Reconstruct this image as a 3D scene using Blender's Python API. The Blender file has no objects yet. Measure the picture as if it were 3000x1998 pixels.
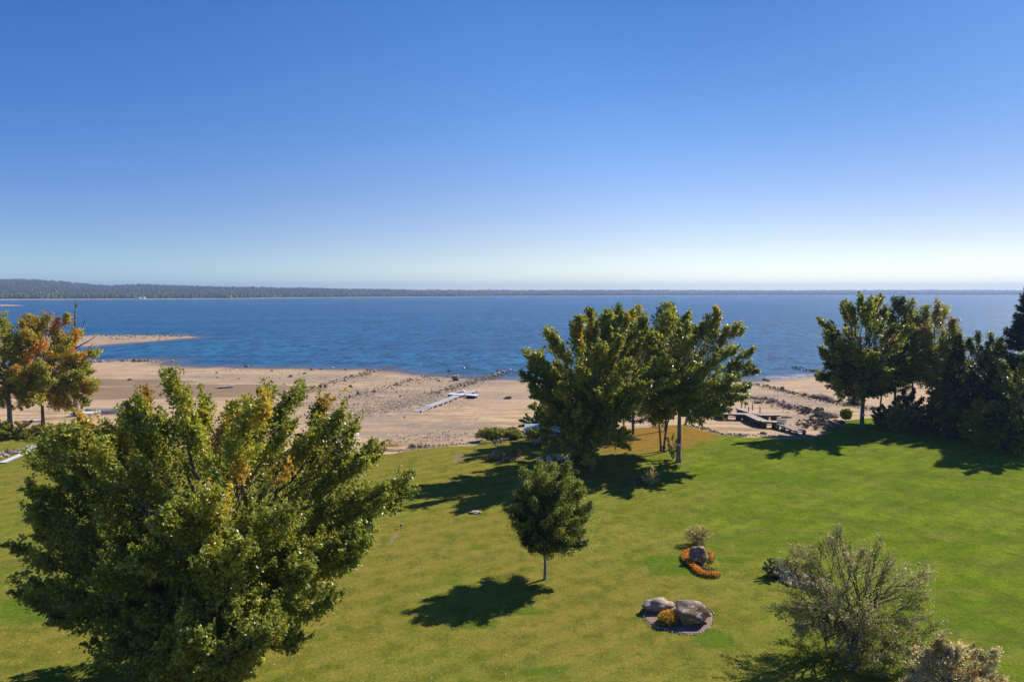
import bpy, math, random
import numpy as np
from mathutils import Vector, Matrix

S = bpy.context.scene
COL = S.collection
R = math.radians

# ------------------------------------------------------------------ camera, light, exposure
F, CX, CY = 2000.0, 1500.0, 999.0
CAM_Z = 20.0
PITCH = math.atan((999 - 856) / F)
cam_d = bpy.data.cameras.new('camera'); cam = bpy.data.objects.new('camera', cam_d); COL.objects.link(cam)
cam_d.sensor_width = 36.0; cam_d.lens = 24.0
cam_d.clip_start = 0.5; cam_d.clip_end = 30000
cam.location = (0, 0, CAM_Z); cam.rotation_euler = (R(90) - PITCH, 0, 0)
S.camera = cam

SUN_AZ, SUN_EL = 55.0, 40.5          # degrees clockwise from +Y (towards +X), above the horizon
world = bpy.data.worlds.new('World'); S.world = world; world.use_nodes = True
wn = world.node_tree; wn.nodes.clear()
wo = wn.nodes.new('ShaderNodeOutputWorld'); wb = wn.nodes.new('ShaderNodeBackground')
sky = wn.nodes.new('ShaderNodeTexSky'); sky.sky_type = 'NISHITA'; sky.sun_disc = False
sky.sun_elevation = R(SUN_EL); sky.sun_rotation = R(SUN_AZ)
sky.altitude = 250; sky.air_density = 1.0; sky.dust_density = 0.35; sky.ozone_density = 2.2
wb.inputs['Strength'].default_value = 0.064
# clear autumn air: the sky model is drawn a little deeper blue with height, as in the photograph
wg = wn.nodes.new('ShaderNodeTexCoord'); wsx = wn.nodes.new('ShaderNodeSeparateXYZ'); wn.links.new(wg.outputs['Generated'], wsx.inputs[0])
wr = wn.nodes.new('ShaderNodeValToRGB'); wn.links.new(wsx.outputs[2], wr.inputs[0]); wr.color_ramp.interpolation = 'B_SPLINE'
els = [(0.0, (.78,.90,.88)), (0.06, (.55,.51,.575)), (0.14, (.43,.475,.575)), (0.24, (.30,.465,.62)), (0.40, (.20,.435,.65)), (0.75, (.17,.38,.60)), (1.0, (.16,.37,.59))]
while len(wr.color_ramp.elements) < len(els): wr.color_ramp.elements.new(0.5)
for e_, (p_, c_) in zip(wr.color_ramp.elements, els): e_.position = p_; e_.color = (*c_, 1)
wgm = wn.nodes.new('ShaderNodeGamma'); wgm.inputs[1].default_value = 1.12; wn.links.new(sky.outputs[0], wgm.inputs[0])
wm = wn.nodes.new('ShaderNodeMix'); wm.data_type = 'RGBA'; wm.blend_type = 'MULTIPLY'; wm.inputs[0].default_value = 1.0
wn.links.new(wgm.outputs[0], wm.inputs[6]); wn.links.new(wr.outputs[0], wm.inputs[7]); 
wd_ = wn.nodes.new('ShaderNodeVectorMath'); wd_.operation = 'DOT_PRODUCT'; wn.links.new(wg.outputs['Generated'], wd_.inputs[0]); wd_.inputs[1].default_value = tuple(Vector((math.sin(R(SUN_AZ)) * math.cos(R(SUN_EL)), math.cos(R(SUN_AZ)) * math.cos(R(SUN_EL)), math.sin(R(SUN_EL)))))
wr2 = wn.nodes.new('ShaderNodeValToRGB'); wn.links.new(wd_.outputs['Value'], wr2.inputs[0]); wr2.color_ramp.interpolation = 'EASE'; wr2.color_ramp.elements.new(0.5)
for e_, (p_, c_) in zip(wr2.color_ramp.elements, [(0.0, (1.14,1.50,1.98)), (0.60, (1.94,1.86,1.92)), (0.85, (1.48,1.40,1.45))]): e_.position = p_; e_.color = (*c_, 1)
wm2 = wn.nodes.new('ShaderNodeMix'); wm2.data_type = 'RGBA'; wm2.blend_type = 'MULTIPLY'; wm2.inputs[0].default_value = 1.0
wn.links.new(wm.outputs[2], wm2.inputs[6]); wn.links.new(wr2.outputs[0], wm2.inputs[7]); wn.links.new(wm2.outputs[2], wb.inputs[0]); wn.links.new(wb.outputs[0], wo.inputs[0])

sun_d = bpy.data.lights.new('sun', 'SUN'); sun = bpy.data.objects.new('sun', sun_d); COL.objects.link(sun)
sun_d.energy = 5.0; sun_d.angle = R(0.53); sun_d.color = (1.0, 0.93, 0.82)
sv = Vector((math.sin(R(SUN_AZ)) * math.cos(R(SUN_EL)), math.cos(R(SUN_AZ)) * math.cos(R(SUN_EL)), math.sin(R(SUN_EL))))
sun.rotation_euler = sv.to_track_quat('Z', 'Y').to_euler()
S.view_settings.view_transform = 'Standard'; S.view_settings.look = 'None'
S.view_settings.exposure = 0.45; S.view_settings.gamma = 1.0; S.view_settings.use_curve_mapping = False
S.cycles.max_bounces = 6; S.cycles.diffuse_bounces = 1; S.cycles.glossy_bounces = 3
S.cycles.transmission_bounces = 4; S.cycles.volume_bounces = 0; S.cycles.use_denoising = True
S.cycles.sample_clamp_indirect = 4.0

# ------------------------------------------------------------------ pixel -> world (3000 x 1998 pixels of the photograph)
cp, sp_ = math.cos(PITCH), math.sin(PITCH)
def ray(px, py):
    x = (px - CX) / F; z = -(py - CY) / F
    return np.array([x, cp + sp_ * z, -sp_ + cp * z])
def gp(px, py, z=0.0):
    d = ray(px, py); t = (z - CAM_Z) / d[2]
    return np.array([d[0] * t, d[1] * t, z])
def atD(px, py, D):                       # the point on that line of sight at world Y = D
    d = ray(px, py); t = D / d[1]
    return np.array([d[0] * t, D, CAM_Z + d[2] * t])

# ------------------------------------------------------------------ helpers
def tag(o, label=None, cat=None, group=None, kind=None):
    if label: o['label'] = label
    if cat: o['category'] = cat
    if group: o['group'] = group
    if kind: o['kind'] = kind
    return o
def empty(name, loc, rz=0.0):
    o = bpy.data.objects.new(name, None); COL.objects.link(o)
    o.location = loc; o.rotation_euler = (0, 0, rz); o.empty_display_size = 0.3
    return o
def mesh_np(name, V, T=None, Q=None, col=None, attrs=None, smooth=False):
    """mesh from numpy arrays: V (n,3), T (a,3) triangles, Q (b,4) quads"""
    me = bpy.data.meshes.new(name)
    V = np.asarray(V, dtype=np.float32)
    parts = []
    if T is not None and len(T): parts.append(np.asarray(T, dtype=np.int32))
    if Q is not None and len(Q): parts.append(np.asarray(Q, dtype=np.int32))
    me.vertices.add(len(V)); me.vertices.foreach_set('co', V.ravel())
    nl = sum(p.size for p in parts); nf = sum(len(p) for p in parts)
    me.loops.add(nl); me.polygons.add(nf)
    me.loops.foreach_set('vertex_index', np.concatenate([p.ravel() for p in parts]))
    sizes = np.concatenate([np.full(len(p), p.shape[1], dtype=np.int32) for p in parts])
    starts = np.concatenate([[0], np.cumsum(sizes)[:-1]]).astype(np.int32)
    me.polygons.foreach_set('loop_start', starts)
    me.polygons.foreach_set('use_smooth', np.full(nf, smooth, dtype=bool))
    if col is not None:
        a = me.attributes.new('tint', 'FLOAT_COLOR', 'POINT')
        c4 = np.ones((len(V), 4), dtype=np.float32); c4[:, :3] = col
        a.data.foreach_set('color', c4.ravel())
    for k, v in (attrs or {}).items():
        a = me.attributes.new(k, 'FLOAT', 'POINT'); a.data.foreach_set('value', np.asarray(v, dtype=np.float32).ravel())
    me.update(calc_edges=True); me.validate()
    return me
def link(name, me, mat=None, parent=None, loc=None):
    o = bpy.data.objects.new(name, me); COL.objects.link(o)
    if mat and not me.materials: me.materials.append(mat)
    if parent is not None: o.parent = parent
    if loc is not None: o.location = loc
    return o
class MB:
    """collects boxes, tubes and lofts, then links them as one mesh"""
    def __init__(s): s.V = []; s.Fc = []
    def add(s, v, f):
        b = len(s.V); s.V += [tuple(map(float, p)) for p in v]; s.Fc += [tuple(b + i for i in q) for q in f]
    def box(s, c, size, rz=0.0, rx=0.0, ry=0.0):
        m = Matrix.Translation(Vector(c)) @ Matrix.Rotation(rz, 4, 'Z') @ Matrix.Rotation(rx, 4, 'X') @ Matrix.Rotation(ry, 4, 'Y')
        x, y, z = [k / 2 for k in size]
        v = [m @ Vector(p) for p in ((-x,-y,-z),(x,-y,-z),(x,y,-z),(-x,y,-z),(-x,-y,z),(x,-y,z),(x,y,z),(-x,y,z))]
        s.add(v, ((0,3,2,1),(4,5,6,7),(0,1,5,4),(1,2,6,5),(2,3,7,6),(3,0,4,7)))
    def beam(s, p, q, w, h):
        p, q = Vector(p), Vector(q); d = (q - p); L = d.length; d.normalize()
        side = d.cross(Vector((0, 0, 1)))
        if side.length < 1e-3: side = Vector((1, 0, 0))
        side.normalize(); up = side.cross(d)
        v = []
        for e in (p, q):
            for a, b in ((-1,-1),(1,-1),(1,1),(-1,1)): v.append(e + side * a * w / 2 + up * b * h / 2)
        s.add(v, ((0,1,2,3),(7,6,5,4),(0,4,5,1),(1,5,6,2),(2,6,7,3),(3,7,4,0)))
    def tube(s, pts, rad, n=8, cap=True):
        V, Q = tube_np(np.array(pts, float), np.array(rad, float) if np.ndim(rad) else np.full(len(pts), rad), n)
        b = len(s.V); s.V += [tuple(v) for v in V.tolist()]; s.Fc += [tuple(int(b + i) for i in q) for q in Q]
        if cap:
            s.Fc.append(tuple(b + i for i in reversed(range(n)))); s.Fc.append(tuple(b + len(V) - n + i for i in range(n)))
    def build(s, name, mat, parent=None, smooth=False, loc=None):
        me = bpy.data.meshes.new(name); me.from_pydata(s.V, [], s.Fc); me.update()
        if smooth:
            for p in me.polygons: p.use_smooth = True
        me.materials.append(mat)
        return link(name, me, None, parent, loc)
def tube_np(P, rad, n=6):
    P = np.asarray(P, float); k = len(P)
    d = np.gradient(P, axis=0); d /= (np.linalg.norm(d, axis=1, keepdims=True) + 1e-9)
    ref = np.array([0.0, 0, 1]) if abs(d[:, 2]).mean() < 0.8 else np.array([1.0, 0, 0])
    a = np.cross(d, ref); a /= (np.linalg.norm(a, axis=1, keepdims=True) + 1e-9); b = np.cross(d, a)
    th = np.linspace(0, 2 * np.pi, n, endpoint=False)
    V = P[:, None, :] + rad[:, None, None] * (np.cos(th)[None, :, None] * a[:, None, :] + np.sin(th)[None, :, None] * b[:, None, :])
    V = V.reshape(-1, 3)
    i = np.arange(k - 1)[:, None] * n; j = np.arange(n)[None, :]; jn = (j + 1) % n
    Q = np.stack([i + j, i + jn, i + n + jn, i + n + j], -1).reshape(-1, 4)
    return V, Q
class Tubes:
    def __init__(s): s.V = []; s.Q = []; s.n = 0
    def add(s, P, rad, n=5):
        V, Q = tube_np(P, rad, n); s.V.append(V); s.Q.append(Q + s.n); s.n += len(V)
    def mesh(s, name): return mesh_np(name, np.concatenate(s.V), Q=np.concatenate(s.Q), smooth=True)
def sstep(a, b, x):
    t = np.clip((x - a) / (b - a), 0, 1); return t * t * (3 - 2 * t)
# value noise on numpy arrays
_rng = np.random.default_rng(7)
_tab = _rng.random((256, 256)).astype(np.float32)
def vnoise(x, y, seed=0):
    x = np.asarray(x, float) + seed * 17.31; y = np.asarray(y, float) + seed * 9.77
    xi = np.floor(x).astype(int); yi = np.floor(y).astype(int); fx = x - xi; fy = y - yi
    fx = fx * fx * (3 - 2 * fx); fy = fy * fy * (3 - 2 * fy)
    g = lambda a, b: _tab[a & 255, b & 255]
    return (g(xi, yi) * (1 - fx) + g(xi + 1, yi) * fx) * (1 - fy) + (g(xi, yi + 1) * (1 - fx) + g(xi + 1, yi + 1) * fx) * fy
def fbm(x, y, seed=0, oct=4):
    s = 0; a = 0.5; f = 1.0
    for i in range(oct): s = s + a * vnoise(x * f, y * f, seed + i); a *= 0.5; f *= 2.03
    return s / (1 - 0.5 ** oct)

# ------------------------------------------------------------------ materials
class N:
    """small node builder"""
    def __init__(s, name):
        s.m = bpy.data.materials.new(name); s.m.use_nodes = True; s.t = s.m.node_tree; s.t.nodes.clear()
        s.out = s.t.nodes.new('ShaderNodeOutputMaterial')
    def new(s, typ, **kw):
        n = s.t.nodes.new(typ)
        for k, v in kw.items(): setattr(n, k, v)
        return n
    def put(s, sock, v):
        if isinstance(v, bpy.types.NodeSocket): s.t.links.new(v, sock)
        elif isinstance(v, (tuple, list)) and len(v) == 3 and sock.type == 'RGBA': sock.default_value = (*v, 1)
        else: sock.default_value = v
    def pos(s): return s.new('ShaderNodeNewGeometry').outputs['Position']
    def objc(s): return s.new('ShaderNodeTexCoord').outputs['Object']
    def mapv(s, vec, scale=(1, 1, 1), rot=(0, 0, 0)):
        n = s.new('ShaderNodeMapping'); s.put(n.inputs['Vector'], vec); n.inputs['Scale'].default_value = scale; n.inputs['Rotation'].default_value = rot
        return n.outputs[0]
    def noise(s, vec, scale, detail=3, rough=0.55, out='Fac'):
        n = s.new('ShaderNodeTexNoise'); s.put(n.inputs['Vector'], vec); n.inputs['Scale'].default_value = scale
        n.inputs['Detail'].default_value = detail; n.inputs['Roughness'].default_value = rough
        return n.outputs[out]
    def voro(s, vec, scale, out='Distance'):
        n = s.new('ShaderNodeTexVoronoi'); s.put(n.inputs['Vector'], vec); n.inputs['Scale'].default_value = scale
        return n.outputs[out]
    def ramp(s, fac, a, b, ca=0.0, cb=1.0):
        n = s.new('ShaderNodeMapRange', interpolation_type='SMOOTHSTEP'); s.put(n.inputs['Value'], fac)
        n.inputs['From Min'].default_value = a; n.inputs['From Max'].default_value = b
        n.inputs['To Min'].default_value = ca; n.inputs['To Max'].default_value = cb
        return n.outputs[0]
    def mix(s, fac, a, b, mode='MIX'):
        n = s.new('ShaderNodeMix', data_type='RGBA', blend_type=mode)
        s.put(n.inputs[0], fac); s.put(n.inputs[6], a); s.put(n.inputs[7], b)
        return n.outputs[2]
    def math(s, op, a, b=0.0):
        n = s.new('ShaderNodeMath', operation=op); s.put(n.inputs[0], a); s.put(n.inputs[1], b); return n.outputs[0]
    def vmath(s, op, a, b=None, sc=None):
        n = s.new('ShaderNodeVectorMath', operation=op); s.put(n.inputs[0], a)
        if b is not None: s.put(n.inputs[1], b)
        if sc is not None: s.put(n.inputs['Scale'], sc)
        return n.outputs[0]
    def attr(s, name, out='Fac'):
        n = s.new('ShaderNodeAttribute', attribute_name=name); return n.outputs[out]
    def bump(s, h, strength=0.3, dist=0.05, normal=None):
        n = s.new('ShaderNodeBump'); s.put(n.inputs['Height'], h); n.inputs['Strength'].default_value = strength; n.inputs['Distance'].default_value = dist
        if normal is not None: s.put(n.inputs['Normal'], normal)
        return n.outputs[0]
    def bsdf(s, col, rough=0.8, spec=0.3, metal=0.0, normal=None):
        n = s.new('ShaderNodeBsdfPrincipled'); s.put(n.inputs['Base Color'], col); s.put(n.inputs['Roughness'], rough)
        n.inputs['Specular IOR Level'].default_value = spec; n.inputs['Metallic'].default_value = metal
        if normal is not None: s.put(n.inputs['Normal'], normal)
        return n
    def done(s, sh):
        s.t.links.new(sh if isinstance(sh, bpy.types.NodeSocket) else sh.outputs[0], s.out.inputs[0]); return s.m
def mottled(name, c1, c2, scale=6, rough=0.7, spec=0.3, bump=0.2, c3=None, metal=0.0, world_co=False):
    n = N(name); co = n.pos() if world_co else n.objc()
    c = n.mix(n.ramp(n.noise(co, scale, 4), 0.35, 0.65), c1, c2)
    if c3: c = n.mix(n.ramp(n.noise(co, scale * 2.7, 3), 0.55, 0.68), c, c3)
    return n.done(n.bsdf(c, rough, spec, metal, n.bump(n.noise(co, scale * 4, 5), bump, 0.03)))
def leaf_mat(name, rough=0.42, trans=0.32, spec=0.5):
    n = N(name); c = n.attr('tint', 'Color')
    b = n.bsdf(c, rough, spec)
    t = n.new('ShaderNodeBsdfTranslucent'); n.put(t.inputs['Color'], n.mix(1.0, c, (1.6, 1.5, 0.5), 'MULTIPLY'))
    m = n.new('ShaderNodeMixShader'); m.inputs[0].default_value = trans
    n.t.links.new(b.outputs[0], m.inputs[1]); n.t.links.new(t.outputs[0], m.inputs[2])
    return n.done(m)
M = {}
M['leaf'] = leaf_mat('leaf', 0.38, 0.42, 0.55)
M['leaf_glossy'] = leaf_mat('glossy_leaf', 0.4, 0.35, 0.35)
M['needle'] = leaf_mat('needle', 0.6, 0.12, 0.25)
M['petal'] = leaf_mat('petal', 0.6, 0.25, 0.2)
M['bark'] = mottled('bark', (0.085, 0.07, 0.055), (0.18, 0.16, 0.14), 3.0, 0.9, 0.15, 0.6)
M['pale_bark'] = mottled('pale_bark', (0.16, 0.145, 0.125), (0.30, 0.28, 0.25), 2.5, 0.9, 0.15, 0.5, (0.08, 0.075, 0.06))
M['dead_bark'] = mottled('dead_bark', (0.10, 0.085, 0.075), (0.22, 0.19, 0.17), 2.0, 0.9, 0.15, 0.4)
M['twig'] = mottled('twig', (0.07, 0.055, 0.042), (0.16, 0.13, 0.105), 3.0, 0.9, 0.1, 0.3)
M['rock'] = mottled('rock', (0.30, 0.235, 0.18), (0.52, 0.42, 0.32), 2.2, 0.95, 0.1, 0.6, (0.15, 0.115, 0.09))
M['dark_rock'] = mottled('dark_rock', (0.085, 0.065, 0.052), (0.22, 0.175, 0.14), 1.6, 0.9, 0.15, 0.6, (0.34, 0.28, 0.23))
M['white_rock'] = mottled('white_rock', (0.5, 0.46, 0.42), (0.65, 0.6, 0.55), 3, 0.85, 0.25, 0.4)
M['mulch'] = mottled('mulch', (0.17, 0.11, 0.08), (0.34, 0.24, 0.19), 14, 0.95, 0.1, 0.9, (0.45, 0.35, 0.29))
M['white'] = mottled('white_plastic', (0.74, 0.73, 0.71), (0.82, 0.81, 0.79), 1.5, 0.45, 0.4, 0.05)
M['grey_deck'] = mottled('grey_decking', (0.36, 0.355, 0.37), (0.46, 0.45, 0.46), 3, 0.7, 0.3, 0.15)
M['wood_deck'] = mottled('weathered_decking', (0.34, 0.28, 0.235), (0.50, 0.43, 0.37), 1.3, 0.85, 0.2, 0.3, (0.24, 0.2, 0.17))
M['dark_wood'] = mottled('dark_timber', (0.06, 0.045, 0.035), (0.16, 0.125, 0.1), 2.5, 0.85, 0.2, 0.4)
M['brown_wood'] = mottled('brown_timber', (0.18, 0.12, 0.08), (0.28, 0.2, 0.14), 2.5, 0.85, 0.2, 0.4)
M['rubber'] = mottled('rubber', (0.018, 0.018, 0.018), (0.035, 0.034, 0.032), 8, 0.8, 0.3, 0.2)
M['metal'] = mottled('galvanised_metal', (0.4, 0.41, 0.43), (0.55, 0.56, 0.58), 3, 0.4, 0.5, 0.05, metal=0.6)
M['roof_metal'] = mottled('roof_metal', (0.30, 0.36, 0.42), (0.42, 0.48, 0.54), 2, 0.45, 0.5, 0.1, (0.25, 0.27, 0.29))
M['yellow'] = mottled('yellow_plastic', (0.68, 0.42, 0.03), (0.75, 0.5, 0.05), 2, 0.45, 0.4, 0.05)
M['red'] = mottled('red_plastic', (0.55, 0.08, 0.04), (0.62, 0.12, 0.07), 3, 0.5, 0.4, 0.05)
M['black'] = mottled('black_plastic', (0.02, 0.02, 0.022), (0.04, 0.04, 0.045), 3, 0.5, 0.4, 0.1)
M['blue'] = mottled('blue_paint', (0.08, 0.08, 0.3), (0.12, 0.12, 0.36), 3, 0.6, 0.3, 0.1)
M['chair'] = mottled('pale_sage_paint', (0.42, 0.50, 0.50), (0.52, 0.6, 0.6), 4, 0.6, 0.3, 0.15)
M['hull'] = mottled('aluminium_hull', (0.28, 0.28, 0.29), (0.4, 0.4, 0.41), 2, 0.45, 0.5, 0.1, metal=0.3)
M['print'] = mottled('dark_print', (0.1, 0.1, 0.12), (0.14, 0.14, 0.16), 8, 0.7, 0.2, 0.0)

# boulder with lichen and a darker mossy cap
def boulder_mat(name, pale, dark, moss):
    n = N(name); co = n.objc()
    c = n.mix(n.ramp(n.noise(co, 1.6, 6, 0.65), 0.4, 0.6), dark, pale)
    c = n.mix(n.ramp(n.noise(n.mapv(co, (1, 1, 0.6)), 0.9, 4), 0.45, 0.62), c, moss)
    c = n.mix(n.ramp(n.noise(co, 7.0, 4, 0.7), 0.56, 0.64, 0.0, 0.85), c, (0.62, 0.55, 0.47))
    return n.done(n.bsdf(c, 1.0, 0.05, 0, n.bump(n.noise(co, 9, 8, 0.7), 0.7, 0.06)))
M['boulder'] = boulder_mat('lichened_boulder', (0.44, 0.36, 0.29), (0.20, 0.15, 0.115), (0.19, 0.125, 0.06))
M['pale_boulder'] = boulder_mat('pale_boulder', (0.46, 0.39, 0.34), (0.26, 0.21, 0.18), (0.30, 0.23, 0.18))

# ------------------------------------------------------------------ terrain
WZ = -2.5
shore_px = [(-900,1068),(0,1064),(250,1062),(320,1058),(400,1054),(470,1056),(484,1060),(462,1067),(520,1073),(600,1077),(640,1075),(690,1079),(760,1079),
            (800,1081),(860,1080),(940,1082),(1000,1084),(1060,1082),(1100,1086),(1140,1087),(1180,1094),(1210,1098),(1260,1102),(1330,1107),(1390,1110),(1440,1113),
            (1480,1112),(1560,1114),(1700,1116),(1900,1117),(2100,1120),(2170,1119),(2200,1120),(2250,1114),(2320,1107),(2400,1101),(2620,1096),(3000,1090),(4200,1080)]
SH = np.array([gp(x, y, WZ)[:2] for x, y in shore_px])
lawn_px = [(-1200,1268),(0,1268),(100,1264),(240,1270),(340,1284),(430,1300),(600,1308),(900,1322),(1030,1328),(1085,1327),(1150,1322),(1220,1310),(1300,1304),(1380,1302),(1440,1288),(1490,1276),(1560,1263),
           (1700,1256),(1850,1250),(1960,1240),(2000,1239),(2040,1247),(2070,1257),(2110,1267),(2160,1273),(2200,1277),(2300,1279),(2380,1277),(2415,1264),(2435,1240),(2480,1226),(2540,1220),(2700,1216),(3000,1213),(4400,1213)]
LE = np.array([gp(x, y, 0)[:2] for x, y in lawn_px])
def seg_dist(X, Y, P):
    D = np.full(X.shape, 1e9)
    for a, b in zip(P[:-1], P[1:]):
        d = b - a; t = np.clip(((X - a[0]) * d[0] + (Y - a[1]) * d[1]) / (d @ d), 0, 1)
        D = np.minimum(D, (X - a[0] - t * d[0]) ** 2 + (Y - a[1] - t * d[1]) ** 2)
    return np.sqrt(D)
def inside(X, Y, P):
    c = np.zeros(X.shape, bool); n = len(P)
    for i in range(n):
        x0, y0 = P[i]; x1, y1 = P[(i + 1) % n]
        if y0 == y1: continue
        c ^= ((y0 > Y) != (y1 > Y)) & (X < (x1 - x0) * (Y - y0) / (y1 - y0) + x0)
    return c
SHP = np.concatenate([SH, [[3000, -500], [-3000, -500]]])
LEP = np.concatenate([LE, [[3000, -500], [-3000, -500]]])
def s_shore(X, Y):
    wob = (fbm(X * 0.16, Y * 0.11, 3) - 0.5) * 2.0
    d = seg_dist(X, Y, SH); return np.where(inside(X, Y, SHP), d, -d) + wob
def s_lawn(X, Y):
    wob = (fbm(X * 0.3, Y * 0.3, 11) - 0.5) * 1.4
    d = seg_dist(X, Y, LE); return np.where(inside(X, Y, LEP), d, -d) + wob
GX = np.arange(-190, 190.1, 0.8); GY = np.arange(62, 262, 0.8)
MX, MY = np.meshgrid(GX, GY)
DS = s_shore(MX, MY); DL = s_lawn(MX, MY)
dl = np.maximum(-DL, 0)
t = np.clip(DS, 0, None) / (np.clip(DS, 0, None) + dl + 1e-3)
BZ = WZ + 2.15 * t ** 0.85
BZ = np.where(DS < 0, WZ + 0.05 * DS, BZ)
rough = sstep(0.02, 0.2, t) * (1 - sstep(0.9, 1.0, t))
BZ = BZ + rough * ((fbm(MX * 0.12, MY * 0.2, 5) - 0.5) * 0.5 + (vnoise(MX * 1.1, MY * 1.5, 9) - 0.5) * 0.07)
BZ = np.maximum(BZ, -6)
BZ = np.where(DL > 0, -0.35 - 0.8 * sstep(0, 2.5, DL), BZ)
def lawn_z(x, y, d):
    und = (fbm(np.asarray(x) * 0.03, np.asarray(y) * 0.03, 21, 2) - 0.5) * 0.25 * sstep(0, 8, d)
    return np.where(d > 0, -0.28 + 0.28 * sstep(0, 1.4, d) + und, -0.28 + 1.1 * np.maximum(d, -2))
def ground_z(x, y):
    xi = (x - GX[0]) / 0.8; yi = (y - GY[0]) / 0.8
    z = -9.0
    i, j = int(math.floor(xi)), int(math.floor(yi))
    if 0 <= i < len(GX) - 1 and 0 <= j < len(GY) - 1:
        u, v = xi - i, yi - j
        z = (BZ[j, i] * (1 - u) + BZ[j, i + 1] * u) * (1 - v) + (BZ[j + 1, i] * (1 - u) + BZ[j + 1, i + 1] * u) * v
        d = DL[j, i] * (1 - u) * (1 - v) + DL[j, i + 1] * u * (1 - v) + DL[j + 1, i] * (1 - u) * v + DL[j + 1, i + 1] * u * v
    else: d = 50.0
    return max(float(z), float(lawn_z(x, y, d)), -9.0)
def hit(px, py, off=0.0, lo=20, hi=260):
    d = ray(px, py); t0 = lo; 
    for t in np.arange(lo, hi, 1.0):
        if CAM_Z + d[2] * t < ground_z(d[0] * t, d[1] * t) + off:
            a, b = t - 1, t
            for _ in range(12):
                m = (a + b) / 2
                if CAM_Z + d[2] * m < ground_z(d[0] * m, d[1] * m) + off: b = m
                else: a = m
            return np.array([d[0] * b, d[1] * b, CAM_Z + d[2] * b])
    return gp(px, py, WZ)

def grid_faces(nx, ny):
    i = np.arange(ny - 1)[:, None] * nx + np.arange(nx - 1)[None, :]
    return np.stack([i, i + 1, i + nx + 1, i + nx], -1).reshape(-1, 4)
def blob(X, Y, px, py, rx, ry, z=0.0, rot=0.0, soft=0.5):
    c = gp(px, py, z); dx = X - c[0]; dy = Y - c[1]
    u = dx * math.cos(rot) + dy * math.sin(rot); v = -dx * math.sin(rot) + dy * math.cos(rot)
    r = np.sqrt((u / rx) ** 2 + (v / ry) ** 2); return 1 - sstep(1 - soft, 1 + soft, r)

# beach
gravel = np.zeros(MX.shape); wet = 1 - sstep(1.0, 7.0, DS + 3 * (fbm(MX * 0.2, MY * 0.2, 31) - 0.5))
for (px, py, rx, ry, ro) in [(1180,1190,9,14,-.6),(1090,1160,16,12,-.5),(1250,1160,14,8,-.5),(1000,1190,12,6,0),(1050,1230,10,7,0),(1330,1120,12,10,0),(1430,1118,10,6,0),
                        (2330,1180,14,5,-.5),(2250,1165,14,5,-.5),(2400,1195,12,4,-.6),(2300,1240,6,4,0),(1300,1262,12,4,0),(1220,1295,9,3,0),(850,1110,20,7,0),(1000,1100,14,7,0),(620,1100,20,5,0),(1500,1165,12,5,0)]:
    gravel = np.maximum(gravel, blob(MX, MY, px, py, rx, ry, -1.6, ro, 0.8))
mud = np.maximum(blob(MX, MY, 480, 1155, 34, 12, -1.9, 0.12, 0.35), blob(MX, MY, 330, 1125, 20, 7, -2.0, 0, 0.4))
mud = np.maximum(mud, blob(MX, MY, 300, 1165, 26, 8, -1.9, 0, 0.4))
keep = ~((DL > 3.5))
me = mesh_np('beach', np.stack([MX, MY, BZ], -1).reshape(-1, 3), Q=grid_faces(len(GX), len(GY))[(((DL < 3.2) & (DS > -14))[:-1, :-1]).ravel()], attrs={'gravel': gravel, 'wet': wet, 'mud': mud}, smooth=True)
n = N('beach_sand'); P = n.pos()
st = n.noise(n.mapv(P, (0.10, 0.55, 1), (0, 0, 0.12)), 1.0, 6, 0.6)
st2 = n.noise(n.mapv(P, (0.35, 2.2, 1), (0, 0, -0.08)), 1.0, 4, 0.6)
c = n.mix(n.ramp(st, 0.38, 0.62), (0.36, 0.245, 0.138), (0.61, 0.42, 0.238))
c = n.mix(n.ramp(st2, 0.52, 0.7, 0, 0.55), c, (0.27, 0.18, 0.12))
c = n.mix(n.ramp(n.noise(P, 0.13, 6, 0.7), 0.5, 0.66, 0, 0.6), c, (0.33, 0.225, 0.155))
c = n.mix(n.ramp(n.noise(P, 0.05, 3), 0.42, 0.6, 0, 0.5), c, (0.46, 0.32, 0.215))
g = n.math('MULTIPLY', n.attr('gravel'), n.ramp(n.noise(P, 0.6, 4), 0.3, 0.55))
vor = n.voro(P, 4.5, 'Color')
gc = n.mix(n.ramp(n.noise(P, 3.5, 4, 0.7), 0.35, 0.65), (0.15, 0.115, 0.095), (0.37, 0.29, 0.235))
c = n.mix(n.math('MULTIPLY', g, 0.8), c, gc)
c = n.mix(n.ramp(n.math('ADD', n.attr('mud'), n.math('MULTIPLY', n.math('SUBTRACT', n.noise(P, 0.25, 4), 0.5), 0.5)), 0.35, 0.6, 0, 0.85), c, (0.215, 0.14, 0.08))
c = n.mix(n.math('MULTIPLY', n.attr('wet'), 0.6), c, (0.17, 0.125, 0.095))
c = n.mix(n.ramp(n.noise(P, 2.2, 3), 0.60, 0.70, 0, 0.7), c, (0.13, 0.10, 0.08))
c = n.mix(n.ramp(n.noise(P, 7.0, 2), 0.3, 0.7, 0, 0.22), c, (0.16, 0.12, 0.09))
b = n.bsdf(c, n.ramp(n.attr('wet'), 0.3, 1.0, 0.95, 0.5), 0.2, 0, n.bump(n.noise(P, 3.0, 6, 0.7), 0.5, 0.10))
M['beach'] = n.done(b)
tag(link('beach', me, M['beach']), kind='structure')

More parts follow.
